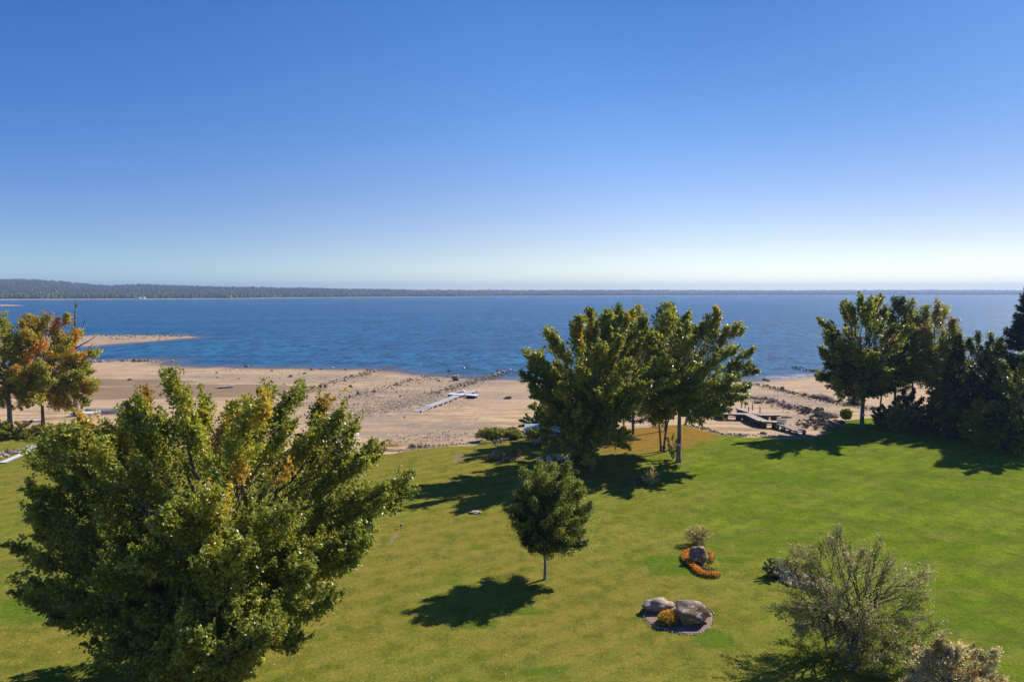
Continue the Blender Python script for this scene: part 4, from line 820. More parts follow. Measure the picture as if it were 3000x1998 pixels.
jetty('short stone row on the sand left of the stone jetties', [(860,1150),(835,1160),(805,1168),(775,1176)], 46, 0.8, 0.4, 1.0)
jetty('dark stone breakwater in the water left of the tall maple', [(2325,1077),(2345,1082),(2370,1088),(2410,1094),(2440,1097)], 80, 0.7, 0.5, 1.0, 'dark_rock', 0.9, 0.6)
jetty('long dark stone row crossing the sand on the right', [(2215,1128),(2260,1136),(2310,1152),(2360,1162),(2400,1168),(2440,1180),(2480,1188),(2530,1198),(2600,1205)], 240, 0.75, 0.35, 0.85, 'dark_rock', 0.5, 0.3)
jetty('stone row ending in large dark boulders beside the timber dock', [(2192,1163),(2230,1170),(2270,1180),(2300,1192),(2340,1200),(2375,1208),(2400,1216)], 240, 0.9, 0.35, 0.85, 'rock', 0.6, 0.3)
jetty('heap of dark rocks beside the wheeled end of the timber dock', [(2352,1254),(2375,1248),(2395,1240),(2415,1238),(2425,1250),(2430,1262)], 150, 0.9, 0.45, 1.1, 'dark_rock', 0.8, 0.5, 'rock_heap', 'rock heap')
jetty('stones edging the lawn left of the timber dock', [(2052,1251),(2075,1260),(2100,1268),(2125,1273),(2160,1276),(2190,1278)], 70, 0.35, 0.3, 0.6, 'rock', 0.6, 0.1, 'edging_stones', 'stone edging')
jetty('stones edging the lawn below the wheeled dock end', [(2245,1279),(2290,1280),(2340,1280),(2385,1279)], 36, 0.35, 0.25, 0.5, 'rock', 0.6, 0.05, 'edging_stones', 'stone edging')
jetty('rubble along the lawn edge between green shrub and shelter', [(1448,1298),(1475,1290),(1500,1283),(1530,1277),(1545,1272)], 90, 0.45, 0.3, 0.75, 'rock', 0.4, 0.2, 'edging_stones', 'stone edging')
jetty('small rock heap where lawn meets sand, left of centre', [(1203,1312),(1218,1308),(1235,1309),(1250,1306)], 34, 0.3, 0.3, 0.8, 'rock', 0.6, 0.2, 'rock_heap', 'rock heap')
jetty('pale stones beside the white ramp at the left edge', [(-10,1340),(20,1334),(50,1328),(75,1320),(98,1312)], 120, 0.8, 0.35, 0.9, 'rock', 0.2, 0.2, 'rock_heap', 'rock heap')
jetty('rocks along the near waterline behind the autumn maple', [(260,1061),(310,1060),(350,1059),(400,1058),(440,1059),(478,1061)], 130, 1.2, 0.5, 1.3, 'rock', 0.3, 0.3, 'shore_rocks', 'shore rocks')
jetty('few dark stones among yellow weeds at the sand edge', [(1090,1302),(1108,1306),(1122,1308)], 14, 0.35, 0.35, 0.6, 'dark_rock', 0.7, 0.1, 'rock_heap', 'rock heap')
# rocks on the spit
r = empty('spit_rocks', gp(420, 986, WZ)); tag(r, 'rocks strewn along the far sand spit', 'shore rocks')
for i in range(150):
    px = rk.uniform(240, 575); a = gp(px, rk.normal(986, 1.2) if rk.random() < .7 else rk.uniform(988, 1000), WZ)
    if float(s_spit(np.array([a[0]]), np.array([a[1]]))[0]) > -1: put_rock('stone', (a[0], a[1], WZ + .5), rk.uniform(.5, 1.3), 'rock' if rk.random() < .7 else 'dark_rock', r)
# named boulders
big_boulder('boulder', 'large round tan boulder at the waterline', hit(1336, 1115), 2.1, 2.0, 2.0, 'boulder', 3, 0.4, 0.1)
big_boulder('boulder', 'dark rounded boulder left of the three-boulder pile', hit(2360, 1210), 2.0, 1.6, 1.5, 'boulder', 5, 0, .15)
big_boulder('boulder', 'big dark boulder at the end of the stone row', hit(2398, 1217), 2.2, 1.8, 1.9, 'boulder', 6, 1, .15)
big_boulder('boulder', 'dark angular boulder leaning against the pale slab', hit(2410, 1222), 1.5, 1.2, 1.3, 'boulder', 7, 2, .15)
big_boulder('boulder', 'pale pointed slab behind the dark rock heap', hit(2432, 1224), 3.0, 1.6, 1.6, 'pale_boulder', 8, 0.2, .2)
big_boulder('boulder', 'long dark boulder in the upper stone row', hit(2400, 1167), 3.4, 1.5, 1.3, 'boulder', 9, 0.1, .15)
big_boulder('boulder', 'second long dark boulder in the upper stone row', hit(2422, 1172), 2.8, 1.4, 1.0, 'boulder', 10, 0.0, .15)
big_boulder('boulder', 'dark boulder half hidden behind the tall right hand maple', hit(2505, 1186), 3.0, 2.0, 1.8, 'boulder', 12, 0.0, .15)
big_boulder('boulder', 'low dark rock in the sand below the timber dock', hit(2238, 1271), 1.2, .7, .5, 'boulder', 13, 0.0, .2)
big_boulder('boulder', 'flat rock on the sand right of the timber dock', hit(2305, 1224), 2.0, .9, .5, 'boulder', 14, 0.0, .2)
big_boulder('boulder', 'mossy peaked boulder at the edge of the shadow on the lawn', gp(1456, 1345), 2.1, 1.3, 1.35, 'boulder', 15, 0.1, .12)
jetty('small pale stones between the mossy boulder and the reddish shrub', [(1478,1345),(1495,1344),(1515,1344),(1530,1345)], 40, 0.22, 0.12, 0.3, 'white_rock', 0.1, 0.05, 'rock_heap', 'rock heap')
big_boulder('stone', 'small flat stone on the lawn just below the mossy boulder', gp(1459, 1361), .62, .35, .22, 'boulder', 16, 0.2, .2, 'stone')
big_boulder('stone', 'flat pale slab lying on the lawn at the shadow tips', gp(1392, 1503), 1.15, .8, .3, 'pale_boulder', 17, 0.2, .2, 'stone')
jetty('black and white rocks in the dappled shade left of the pink shrub', [(1832,1410),(1845,1411),(1860,1412),(1868,1405)], 26, 0.25, 0.25, 0.55, 'dark_rock', 0.8, 0.15, 'rock_heap', 'rock heap')
# loose stones on the sand, singled out where they can be
named = [((853,1104),1.3,'dark_rock','dark lone rock above the short stone row'),((835,1127),.9,'rock','white-topped upright stone on the sand'),((818,1158),1.5,'dark_rock','dark rock at the left of the short stone row'),
 ((845,1155),1.3,'rock','grey rock at the right end of the short stone row'),((796,1087),1.0,'dark_rock','dark rock near the waterline left of the big maple tip'),((893,1095),1.2,'dark_rock','flat dark rock above the big maple\'s tallest tip'),
 ((790,1106),.8,'rock','small tan rock far left on the sand'),((1375,1166),.9,'brown','x'),((1173,1162),.9,'dark_rock','squarish dark rock left of the grey boardwalk'),((1205,1113),1.6,'rock','large rock near the upper stone line'),
 ((1098,1147),1.3,'rock','large pale rock in the middle stone line'),((635,1093),1.0,'dark_rock','dark rock on the left part of the beach'),((692,1084),.8,'white_rock','white rock near the water on the left beach'),
 ((380,1114),1.3,'dark_rock','dark rock on the brown mud at left'),((701,1110),.9,'rock','tan rock on the mud\'s right edge'),((637,1107),.7,'dark_rock','tiny dark rock on the muddy flat'),((397,1060),2.6,'dark_rock','largest dark rock on the left waterline'),
 ((413,1060),2.4,'dark_rock','dark pointed rock on the left waterline'),((300,1061),1.8,'rock','low rock at the waterline by the autumn maple'),((1315,1088),1.2,'dark_rock','dark rock standing in the shallows'),((723,1074),1.6,'dark_rock','dark rock at the waterline, left beach'),
 ((1286,1117),1.2,'dark_rock','dark rock left of the round boulder'),((2251,1117),1.3,'dark_rock','dark rock in the bright shallows'),((2240,1114),1.6,'dark_rock','larger dark rock in the bright shallows'),((975,1078),1.0,'white_rock','white rock at the waterline above the maple'),
 ((1012,1083),1.2,'dark_rock','dark rock touching the water left of the jetty'),((942,1082),1.1,'dark_rock','dark rock by the water above the first jetty'),((915,1084),1.3,'dark_rock','dark flat rock by the water above the maple')]
for (q, s, m_, lab) in named:
    if lab == 'x': continue
    tag(put_rock('rock', hit(*q), s, m_, flat=.9), lab, 'rock')
for (x0, x1, y0, y1, cnt, lab, g) in [(520,1130,1076,1110,28,'small loose stone near the waterline of the left beach','loose stones near the left waterline'),
       (1130,1320,1098,1150,34,'small loose stone on the sand between the stone jetties','loose stones between the jetties'),
       (880,1200,1165,1230,28,'small loose stone on the gravelly sand left of the boardwalk','loose stones left of the boardwalk'),
       (1200,1460,1096,1112,26,'small dark stone along the waterline near the round boulder','loose stones by the round boulder')]:
    for i in range(cnt):
        x, y = rk.uniform(x0, x1), rk.uniform(y0, y1); p = hit(x, y)
        if p[2] < WZ - 0.3: p[2] = WZ - 0.1
        tag(put_rock('stone', p, rk.uniform(.2, .5), 'dark_rock' if rk.random() < .55 else 'rock'), lab, 'stone', g)
# gravel: tiny stones nobody could count
def gravel_mass():
    Vs = []; Ts = []; nn = 0; rg = np.random.default_rng(77)
    tet = rock_mesh('g', 4, 1); bv = np.array([tuple(v.co) for v in tet.vertices]); bv = np.array([(.5,0,0),(0,.5,0),(-.5,0,0),(0,-.5,0),(0,0,.5),(.1,.1,-.4)]); ot = np.array([(0,1,4),(1,2,4),(2,3,4),(3,0,4),(1,0,5),(2,1,5),(3,2,5),(0,3,5)])
    specs = [([(1145,1076),(1060,1102),(920,1142)],650,2.2),([(1265,1104),(1165,1128),(1030,1167)],700,3.0),([(1478,1090),(1390,1118),(1260,1160),(1150,1195),(1020,1215)],1700,2.4),([(1250,1165),(1180,1185),(1080,1195),(1000,1200)],1100,5.0),
             ([(2200,1126),(2310,1152),(2600,1208)],900,1.6),([(2180,1160),(2270,1180),(2430,1222)],1000,2.0),([(500,1085),(700,1088),(1100,1095)],500,6),([(1100,1300),(1250,1290),(1400,1270)],350,3.5),([(2350,1250),(2430,1240)],200,1.6),([(2000,1244),(2110,1270),(2390,1280)],350,.5),([(1150,1323),(1300,1305),(1440,1290)],350,.35)]
    for pxs, cnt, w in specs:
        xs, ys, _ = scatter_line(along(pxs), cnt, w, rg)
        for x, y in zip(xs, ys):
            s = rg.uniform(.09, .30); z = ground_z(x, y)
            if z < WZ - .2: continue
            Vs.append(bv * s * rg.uniform(.7, 1.3, (6, 1)) * [1, 1, .7] + [x, y, z + s * .12]); nn += 1
    V = np.concatenate(Vs); T = (ot[None] + (np.arange(nn) * 6)[:, None, None]).reshape(-1, 3)
    C = np.repeat(np.where(rg.random(nn)[:, None] < .5, (.20, .165, .14), (.36, .29, .235)) * rg.uniform(.7, 1.2, (nn, 1)), 6, axis=0)
    n = N('gravel'); m = n.done(n.bsdf(n.attr('tint', 'Color'), .9, .2))
    tag(link('gravel', mesh_np('gravel', V, T=T, col=C), m), 'loose gravel spread around the stone jetties', 'gravel', kind='stuff')
gravel_mass()
# fallen leaves on the lawn
def fallen():
    rg = np.random.default_rng(9); n_ = 2600
    px = rg.uniform(0, 3000, n_); py = 1270 + (1998 - 1270) * rg.uniform(0, 1, n_) ** 0.8
    P = np.array([gp(x, y) for x, y in zip(px, py)]); d = s_lawn(P[:, 0], P[:, 1]); P = P[d > .8]; d = d[d > .8]; P[:, 2] = lawn_z(P[:, 0], P[:, 1], d) + .025
    pal = np.array([(.45,.40,.16),(.5,.46,.30),(.38,.25,.10),(.6,.56,.40),(.22,.13,.06)]); C = pal[rg.integers(0, 5, len(P))]
    V, T, VC = leaf_cards(rg, P, rg.normal(0, 1, (len(P), 3)) * [1, 1, .1], .085, .07, C, 0, 2.5)
    tag(link('fallen_leaves', mesh_np('fallen_leaves', V, T=T, col=VC), M['petal']), 'pale fallen leaves dotted over the lawn', 'leaves', kind='stuff')
fallen()
# tyre tracks: thin strips of darker sand laid just above the beach
def track(pxs, w=0.28, gap=0.0):
    P = along(pxs); seg = np.linalg.norm(np.diff(P, axis=0), axis=1); cum = np.concatenate([[0], np.cumsum(seg)]); n_ = max(8, int(cum[-1] / .7)); u = np.linspace(0, cum[-1], n_)
    X = np.stack([np.interp(u, cum, P[:, i]) for i in range(2)], -1); X = np.stack([np.convolve(np.pad(X[:, i], 4, mode='edge'), np.ones(9) / 9, 'valid') for i in range(2)], -1)
    t_ = np.gradient(X, axis=0); t_ /= np.linalg.norm(t_, axis=1, keepdims=True); s = np.stack([-t_[:, 1], t_[:, 0]], -1); Vv = []
    for k in (-1, 1):
        E = X + s * (gap + k * w / 2 + rk.normal(0, .03, (n_, 1))); Vv.append(np.array([(e[0], e[1], ground_z(e[0], e[1]) + .02) for e in E]))
    V = np.stack(Vv, 1).reshape(-1, 3); i = np.arange(n_ - 1)[:, None] * 2; Q = i + np.array([[0, 1, 3, 2]])
    tag(link('tyre_track', mesh_np('tyre_track', V, Q=Q), M['track']), kind='structure')
nq = N('track_sand'); Pq = nq.pos(); M['track'] = nq.done(nq.bsdf(nq.mix(nq.ramp(nq.noise(Pq, 0.9, 3), .4, .6), (.34, .235, .15), (.44, .31, .195)), .95, .1))
for pxs in [[(1340,1255),(1365,1235),(1400,1205),(1420,1180),(1440,1160),(1500,1148),(1560,1136)],[(1368,1258),(1385,1240),(1410,1212),(1430,1185),(1455,1168),(1520,1152),(1570,1140)],
            [(1100,1250),(1200,1245),(1290,1220),(1350,1190),(1400,1165),(1450,1152)],[(1100,1240),(1180,1232),(1270,1208),(1330,1185),(1380,1170)],[(900,1125),(960,1140),(1040,1158),(1120,1165)],
            [(1090,1180),(1160,1160),(1230,1140),(1290,1125)],[(780,1190),(820,1210),(850,1225),(830,1240)],[(2090,1250),(2150,1258),(2250,1262)],[(2230,1135),(2300,1130),(2380,1140),(2450,1150)],[(500,1135),(600,1125),(700,1118),(800,1122)]]:
    track(pxs)

# ------------------------------------------------------------------ garden beds in the lawn
def poly_disc(mb, pts, z0, z1, c):
    n_ = len(pts); v = [(*p, z0) for p in pts] + [(c[0] + (p[0] - c[0]) * .93, c[1] + (p[1] - c[1]) * .93, z1) for p in pts] + [(c[0], c[1], z1 + .04)]
    mb.add(v, [(i, (i + 1) % n_, n_ + (i + 1) % n_, n_ + i) for i in range(n_)] + [(n_ + i, n_ + (i + 1) % n_, 2 * n_) for i in range(n_)])
def bed(label, pxs, stones, zc=.0):
    P = np.array([gp(x, y)[:2] for x, y in pxs]); c = P.mean(0); Q = np.concatenate([P, P[:1]]); seg = np.linalg.norm(np.diff(Q, axis=0), axis=1); cum = np.concatenate([[0], np.cumsum(seg)])
    u = np.linspace(0, cum[-1], 41)[:-1]; R_ = np.stack([np.interp(u, cum, Q[:, i]) for i in range(2)], -1); z = ground_z(*c)
    r = empty('garden_bed', (c[0], c[1], z)); mb = MB(); poly_disc(mb, [tuple(p - c) for p in R_], -.05, .06, (0, 0)); mb.build('mulch', M['mulch'], r)
    if stones:
        u = np.linspace(0, cum[-1], stones + 1)[:-1]
        for q in np.stack([np.interp(u, cum, Q[:, i]) for i in range(2)], -1):
            put_rock('edging_stone', (q[0], q[1], z + .02), rk.uniform(.08, .15), 'white_rock' if rk.random() < .5 else 'rock', r, sink=.15)
    tag(r, label, 'garden bed'); return r
bed('mulched bed ringed with small pale stones around two boulders', [(1888,1800),(1884,1812),(1893,1823),(1912,1836),(1945,1845),(1965,1852),(1990,1858),(2020,1862),(2050,1858),(2075,1843),(2090,1825),(2092,1800),(2070,1775),(2000,1765),(1930,1765),(1898,1780)], 62)
b_ = gp(2036, 1838); 
big_boulder('boulder', 'biggest brown lichened boulder in the mulched bed', b_ + [0, .75, 0], 2.5, 1.9, 1.65, 'boulder', 30, 0.15, .06)
b_ = gp(1932, 1800)
big_boulder('boulder', 'lower pale grey boulder in the mulched bed', b_ + [0, .6, 0], 2.05, 1.45, .95, 'pale_boulder', 31, 0.1, .05)
b_ = gp(2052, 1655)
big_boulder('boulder', 'brown boulder ringed by orange marigolds', b_ + [0, .5, 0], 1.5, 1.25, 1.4, 'boulder', 32, 0.4, .08)
def flower_patch(name, label, pts, rad, h, n_leaf, n_fl, fcol, lcol, seed, cat='flowers', jit=1.0, fs=(.07, .07), top=.55):
    rg = np.random.default_rng(seed); P = np.array([gp(x, y) for x, y in pts]); root = empty(name, P.mean(0))
    def samp(n_):
        seg = np.linalg.norm(np.diff(P, axis=0), axis=1) + 1e-6; cum = np.concatenate([[0], np.cumsum(seg)]); u = rg.random(n_) * cum[-1]
        q = np.stack([np.interp(u, cum, P[:, i]) for i in range(3)], -1); a = rg.uniform(0, 6.28, n_); r_ = rad * np.sqrt(rg.random(n_)); q[:, 0] += r_ * np.cos(a); q[:, 1] += r_ * np.sin(a) * jit
        return q, r_ / rad
    q, r_ = samp(n_leaf); q[:, 2] += rg.uniform(.02, 1, n_leaf) * h * (1 - .5 * r_ ** 2) * .85
    V, T, C = leaf_cards(rg, q, rg.normal(0, .5, (n_leaf, 3)) + UP, .11, .05, np.array(lcol) * rg.uniform(.7, 1.3, (n_leaf, 1)), 0)
    link('foliage', mesh_np('foliage', V, T=T, col=C), M['leaf'], root, -Vector(P.mean(0)))
    q, r_ = samp(n_fl); q[:, 2] += h * (1 - .45 * r_ ** 2) * rg.uniform(top, 1.05, n_fl)
    Vs = []; k = 6; th = np.linspace(0, 2 * np.pi, k, endpoint=False)
    tilt = rg.normal(0, .35, (n_fl, 2)); s = rg.uniform(*fs, n_fl) if fs[0] != fs[1] else rg.uniform(.8, 1.2, n_fl) * fs[0]
    ring = np.stack([np.cos(th), np.sin(th)], -1)
    V = np.zeros((n_fl, k + 1, 3)); V[:, :k, :2] = ring[None] * s[:, None, None] * .5; V[:, :k, 2] = (ring[None] * tilt[:, None, :]).sum(-1) * s[:, None] * .5; V[:, k, 2] = s * .28; V += q[:, None, :]
    tri = np.array([(i, (i + 1) % k, k) for i in range(k)]); T = (tri[None] + (np.arange(n_fl) * (k + 1))[:, None, None]).reshape(-1, 3)
    fc = np.array(fcol)[rg.integers(0, len(fcol), n_fl)] * rg.uniform(.8, 1.15, (n_fl, 1))
    tag(link('blossoms', mesh_np('blossoms', V.reshape(-1, 3), T=T, col=np.repeat(fc, k + 1, axis=0)), M['petal'], root, -Vector(P.mean(0))), kind='stuff')
    tag(root, label, cat); return root
OR = [(.95,.36,.01),(1.0,.42,.015),(.9,.26,.01)]
flower_patch('marigold_border', 'curved band of orange marigolds around the ringed boulder', [(2038,1614),(2015,1620),(2006,1630),(2010,1643),(2022,1654),(2035,1664),(2045,1677),(2062,1684),(2085,1688),(2104,1686)], .33, .34, 2600, 1250, OR, (.05,.085,.02), 5, fs=(.075,.075))
flower_patch('marigold_border', 'short strip of orange marigolds right of the ringed boulder', [(2078,1622),(2086,1634),(2082,1648)], .22, .3, 420, 130, OR, (.05,.085,.02), 6, fs=(.075,.075))
flower_patch('low_groundcover', 'brownish low plants inside the marigold curve', [(2060,1658),(2080,1668),(2098,1678)], .3, .16, 600, 20, [(.5,.25,.08)], (.16,.13,.06), 16)
flower_patch('mum_plant', 'mound of golden orange flowers between two boulders', [(1955,1830),(1958,1826)], .62, .85, 2600, 1300, [(.80,.42,.015),(.85,.50,.02),(.7,.30,.02)], (.11,.14,.03), 7, fs=(.06,.06), top=.3)
flower_patch('dry_plant', 'brownish dry plant behind the golden mound', [(1975,1806),(1985,1806)], .35, .6, 900, 40, [(.35,.2,.08)], (.16,.12,.06), 8, fs=(.04,.04))
flower_patch('yellow_weeds', 'yellow-orange weeds on the sand at the lawn corner', [(1095,1308),(1120,1308),(1150,1307),(1165,1309)], .7, .3, 900, 300, [(.45,.28,.05),(.5,.35,.08)], (.25,.2,.07), 9, fs=(.12,.12))
flower_patch('yellow_weeds', 'low yellow weeds left of the bright green shrub', [(1415,1298),(1432,1297)], .6, .3, 400, 120, [(.6,.5,.12)], (.25,.24,.06), 10, fs=(.12,.12))
flower_patch('orange_blossom', 'single orange bloom behind the rock outcrop', [(2334,1662),(2336,1661)], .15, .5, 60, 22, [(.8,.4,.03)], (.12,.13,.04), 11, fs=(.1,.1))
# rock outcrop behind the silvery shrub
for q, sx, sy, sz, sd, lab in [((2296,1690),1.7,1.2,1.1,41,'grey fractured rock at the left of the outcrop behind the silvery shrub'),((2322,1699),1.7,1.1,.9,42,'ridged grey rock in the middle of the outcrop'),((2355,1700),1.9,1.1,.6,43,'mossy low rock at the right of the outcrop'),
                       ((2372,1722),1.1,.8,.5,44,'pale rock glimpsed through the silvery shrub'),((2400,1740),1.0,.7,.45,45,'small pale rock deeper behind the silvery shrub'),((2337,1790),.8,.5,.35,46,'small pale rock low behind the silvery shrub')]:
    big_boulder('outcrop_rock', lab, gp(*q), sx, sy, sz, 'pale_boulder' if sd != 43 else 'boulder', sd, -.3, .08, 'rock')
jetty('broken grey stones strewn over the outcrop', [(2285,1680),(2305,1700),(2330,1715),(2350,1722)], 40, .25, .15, .4, 'white_rock', .4, .15, 'rock_heap', 'rock heap')
flower_patch('dry_grass', 'tan dry grass tuft on the outcrop', [(2285,1675),(2300,1665)], .4, .7, 500, 10, [(.4,.25,.12)], (.3,.2,.1), 12, fs=(.03,.03))
# solar light
t_ = empty('garden_light', gp(1175, 1549)); mb = MB(); mb.tube([(0,0,0),(0,0,.3)], .03, 8); mb.build('post', M['black'], t_)
mb = MB(); mb.tube([(0,0,.3),(0,0,.36),(0,0,.44)], [.09,.12,.1], 10); mb.build('lamp_head', M['black'], t_); mb = MB(); mb.tube([(0,0,.44),(0,0,.47)], [.13,.06], 10); mb.build('cap', M['metal'], t_)
tag(t_, 'little black garden light on a stake in the lawn', 'garden light')
# placards nailed to trunks
def placard(px, py, D, w, h_, lab, name='placard'):
    p = atD(px, py, D); t_ = empty(name, p); mb = MB(); mb.box((0, 0, 0), (w, .02, h_)); mb.build('plate', M['white'], t_)
    mb = MB()
    for zz in (h_ * .18, -h_ * .18): mb.box((0, -.013, zz), (w * .72, .006, h_ * .1))
    mb.build('lettering', M['print'], t_); tag(t_, lab, 'sign')
placard(1990, 1303, Dm2 - .34, .40, .28, 'small white placard on the bare trunk of the middle clump')
placard(2530, 1215, Dr - .42, .38, .26, 'small white placard on the shaded trunk of the tall right hand maple')
placard(23, 1231, Dl - .46, .42, .24, 'small pale placard on the trunk at the left edge')

# ------------------------------------------------------------------ adirondack chairs
def adirondack(p, rz, label):
    r = empty('adirondack_chair', p, rz)          # faces +Y, towards the lake
    for i in range(7):
        x = (i - 3) * .085; L = .82 - .022 * (i - 3) ** 2; mb = MB()
        a = Vector((x * .8, -.18, .28)); d = Vector((x * .22, -.30, 1)).normalized(); mb.beam(a, a + d * L, .072, .02); mb.build('back_slat', M['chair'], r)
    for i in range(5):
        mb = MB(); mb.box((0, -.10 + i * .13, .30 + i * .022), (.54, .115, .022)); mb.build('seat_slat', M['chair'], r)
    for s in (-1, 1):
        mb = MB(); mb.box((s * .36, .10, .56), (.14, .72, .024)); mb.build('arm', M['chair'], r)
        mb = MB(); mb.box((s * .30, .42, .275), (.03, .11, .55)); mb.build('front_leg', M['chair'], r)
        mb = MB(); mb.beam((s * .27, .44, .36), (s * .27, -.52, .05), .03, .13); mb.build('rear_leg', M['chair'], r)
        mb = MB(); mb.beam((s * .30, -.20, .03), (s * .31, -.24, .55), .03, .08); mb.build('arm_brace', M['chair'], r)
    mb = MB(); mb.box((0, -.27, .55), (.74, .03, .07)); mb.build('back_rail', M['chair'], r)
    tag(r, label, 'chair', 'pale chairs on the lawn facing the lake')
for (px, py, rz, lab) in [(1580,1358,.12,'first and biggest-looking pale adirondack chair, left of its row'),(1609,1356,-.22,'second pale adirondack chair, turned slightly right'),(1640,1354,-.1,'third pale adirondack chair, half behind the round tree top'),(1668,1352,.15,'fourth adirondack chair at the dark right end of the row')]:
    adirondack(gp(px, py), rz, lab)

# ------------------------------------------------------------------ lakeside shelter with a gangway leaning under it
g0 = gp(1553, 1302); D0 = g0[1]; A = atD(1538, 1265, D0 - .2); B = atD(1668, 1264, D0 + 1.2)
r = empty('shelter', g0); L0 = Vector(g0); mb = MB()
nr = 16
for i in range(nr):                                     # ribbed metal roof sloping gently to the back
    f0, f1 = i / nr, (i + 1) / nr; xa = A[0] + (B[0] - A[0]) * f0; xb = A[0] + (B[0] - A[0]) * f1; za, zb = A[2], A[2]
    mb.add([(xa, D0 - .3, za + .02), (xb - .03, D0 - .3, za + .02), (xb - .03, D0 + 3.1, za + .42), (xa, D0 + 3.1, za + .42), (xa, D0 - .3, za - .05), (xb - .03, D0 - .3, za - .05), (xb - .03, D0 + 3.1, za + .35), (xa, D0 + 3.1, za + .35)], [(0,1,2,3),(7,6,5,4),(0,4,5,1),(1,5,6,2),(2,6,7,3),(3,7,4,0)])
    mb.beam((xb - .015, D0 - .3, za + .03), (xb - .015, D0 + 3.1, za + .43), .04, .05)
mb.build('roof', M['roof_metal'], r, loc=-L0)
for x in (A[0] + .55, A[0] + .95, (A[0] + B[0]) / 2, B[0] - .4):
    for y in (D0, D0 + 2.8):
        mb = MB(); mb.beam((x, y, ground_z(x, y) - .2), (x, y, A[2] - .04 + (y - D0) * .13), .11, .11); mb.build('post', M['brown_wood'], r, loc=-L0)
mb = MB(); mb.beam((A[0] + .95, D0, .2), (A[0] + 1.9, D0, A[2] - .1), .07, .07); mb.build('brace', M['brown_wood'], r, loc=-L0)
mb = MB(); mb.beam((A[0] + .3, D0, A[2] - .1), (B[0] - .2, D0, A[2] - .1), .06, .12); mb.beam((A[0] + .3, D0 + 2.8, A[2] + .26), (B[0] - .2, D0 + 2.8, A[2] + .26), .06, .12); mb.build('roof_beam', M['brown_wood'], r, loc=-L0)
mb = MB(); mb.box(((A[0] + B[0]) / 2, D0 + 2.95, .75), (B[0] - A[0] - .5, .04, 1.4)); mb.build('back_wall', M['dark_wood'], r, loc=-L0)
tag(r, 'open shelter with a flat blue-grey metal roof by the lawn edge', 'shelter')
p0 = atD(1563, 1296, D0 - .9); p1 = atD(1632, 1268, D0 - .2); r = empty('gangway', p0); v0 = Vector(p0); d_ = Vector(p1) - v0; sd = Vector((-d_.y, d_.x, 0)).normalized(); tl = Vector((0, .62, .45)).normalized() 
for i in range(5):
    mb = MB(); o_ = tl * (i * .17 - .34); mb.beam(v0 + o_, Vector(p1) + o_, .15, .035); mb.build('plank', M['roof_metal'], r, loc=-v0)
for s in (-.42, .42):
    mb = MB(); mb.beam(v0 + tl * s - Vector((0, 0, .05)), Vector(p1) + tl * s - Vector((0, 0, .05)), .05, .08); mb.build('side_rail', M['dark_wood'], r, loc=-v0)
tag(r, 'blue-grey planked gangway leaning under the shelter roof', 'gangway')

# ------------------------------------------------------------------ grey boardwalk stranded on the sand
def strip(name, a, b, w, th, mat, root, planks=None, n_gap=.012):
    """decking between a and b: planks laid across, joined"""
    a, b = Vector(a), Vector(b); d = b - a; L = d.length; u = d.normalized(); n_ = max(2, int(L / .15)); s = Vector((-u.y, u.x, 0)).normalized(); mb = MB()
    for i in range(n_):
        c = a + u * (i + .5) * L / n_; mb.beam(c - s * w / 2, c + s * w / 2, L / n_ - n_gap, th)
    return tag(mb.build(name, mat, root, loc=-Vector(root.location)), kind='stuff')
p0 = hit(1221, 1207, .05); p1 = hit(1393, 1143, .45); v0, v1 = Vector(p0), Vector(p1); u = (v1 - v0); u.z = 0; Lb = u.length; u.normalize(); s = Vector((-u.y, u.x, 0))
r = empty('boardwalk', p0); nsec = 12; wd = 1.45; pts = []
for i in range(nsec + 1):
    c = v0 + u * Lb * i / nsec; pts.append(Vector((c.x, c.y, ground_z(c.x, c.y) + (.06 if i == 0 else .26 if i == 1 else .5))))
for i in range(nsec):
    a, b = pts[i] + u * .02, pts[i + 1] - u * .02
    strip('decking', a, b, wd, .04, M['grey_deck'], r)
    mb = MB()
    for k in (-1, 1): mb.beam(a + s * k * (wd / 2 - .03) - Vector((0, 0, .08)), b + s * k * (wd / 2 - .03) - Vector((0, 0, .08)), .05, .12)
    mb.build('side_rail', M['grey_deck'], r, loc=-v0)
    if i > 0:
        for f in (.15, .65):
            c = a + (b - a) * f; g = ground_z(c.x, c.y); mb = MB(); mb.box((c.x, c.y, (c.z - .13 + g) / 2), (.7, wd - .1, max(.1, c.z - .13 - g)), math.atan2(u.y, u.x)); mb.build('float', M['grey_deck'] if f < .5 else M['black'], r, loc=-v0)
wh = MB(); c = pts[0] - s * (wd / 2 + .05); wh.tube([c - s * .12 + Vector((0,0,.1)), c + s * .12 + Vector((0,0,.1))], .17, 12); wh.build('wheel', M['rubber'], r, loc=-v0)
tag(r, 'long narrow light grey boardwalk stranded on the sand', 'boardwalk')
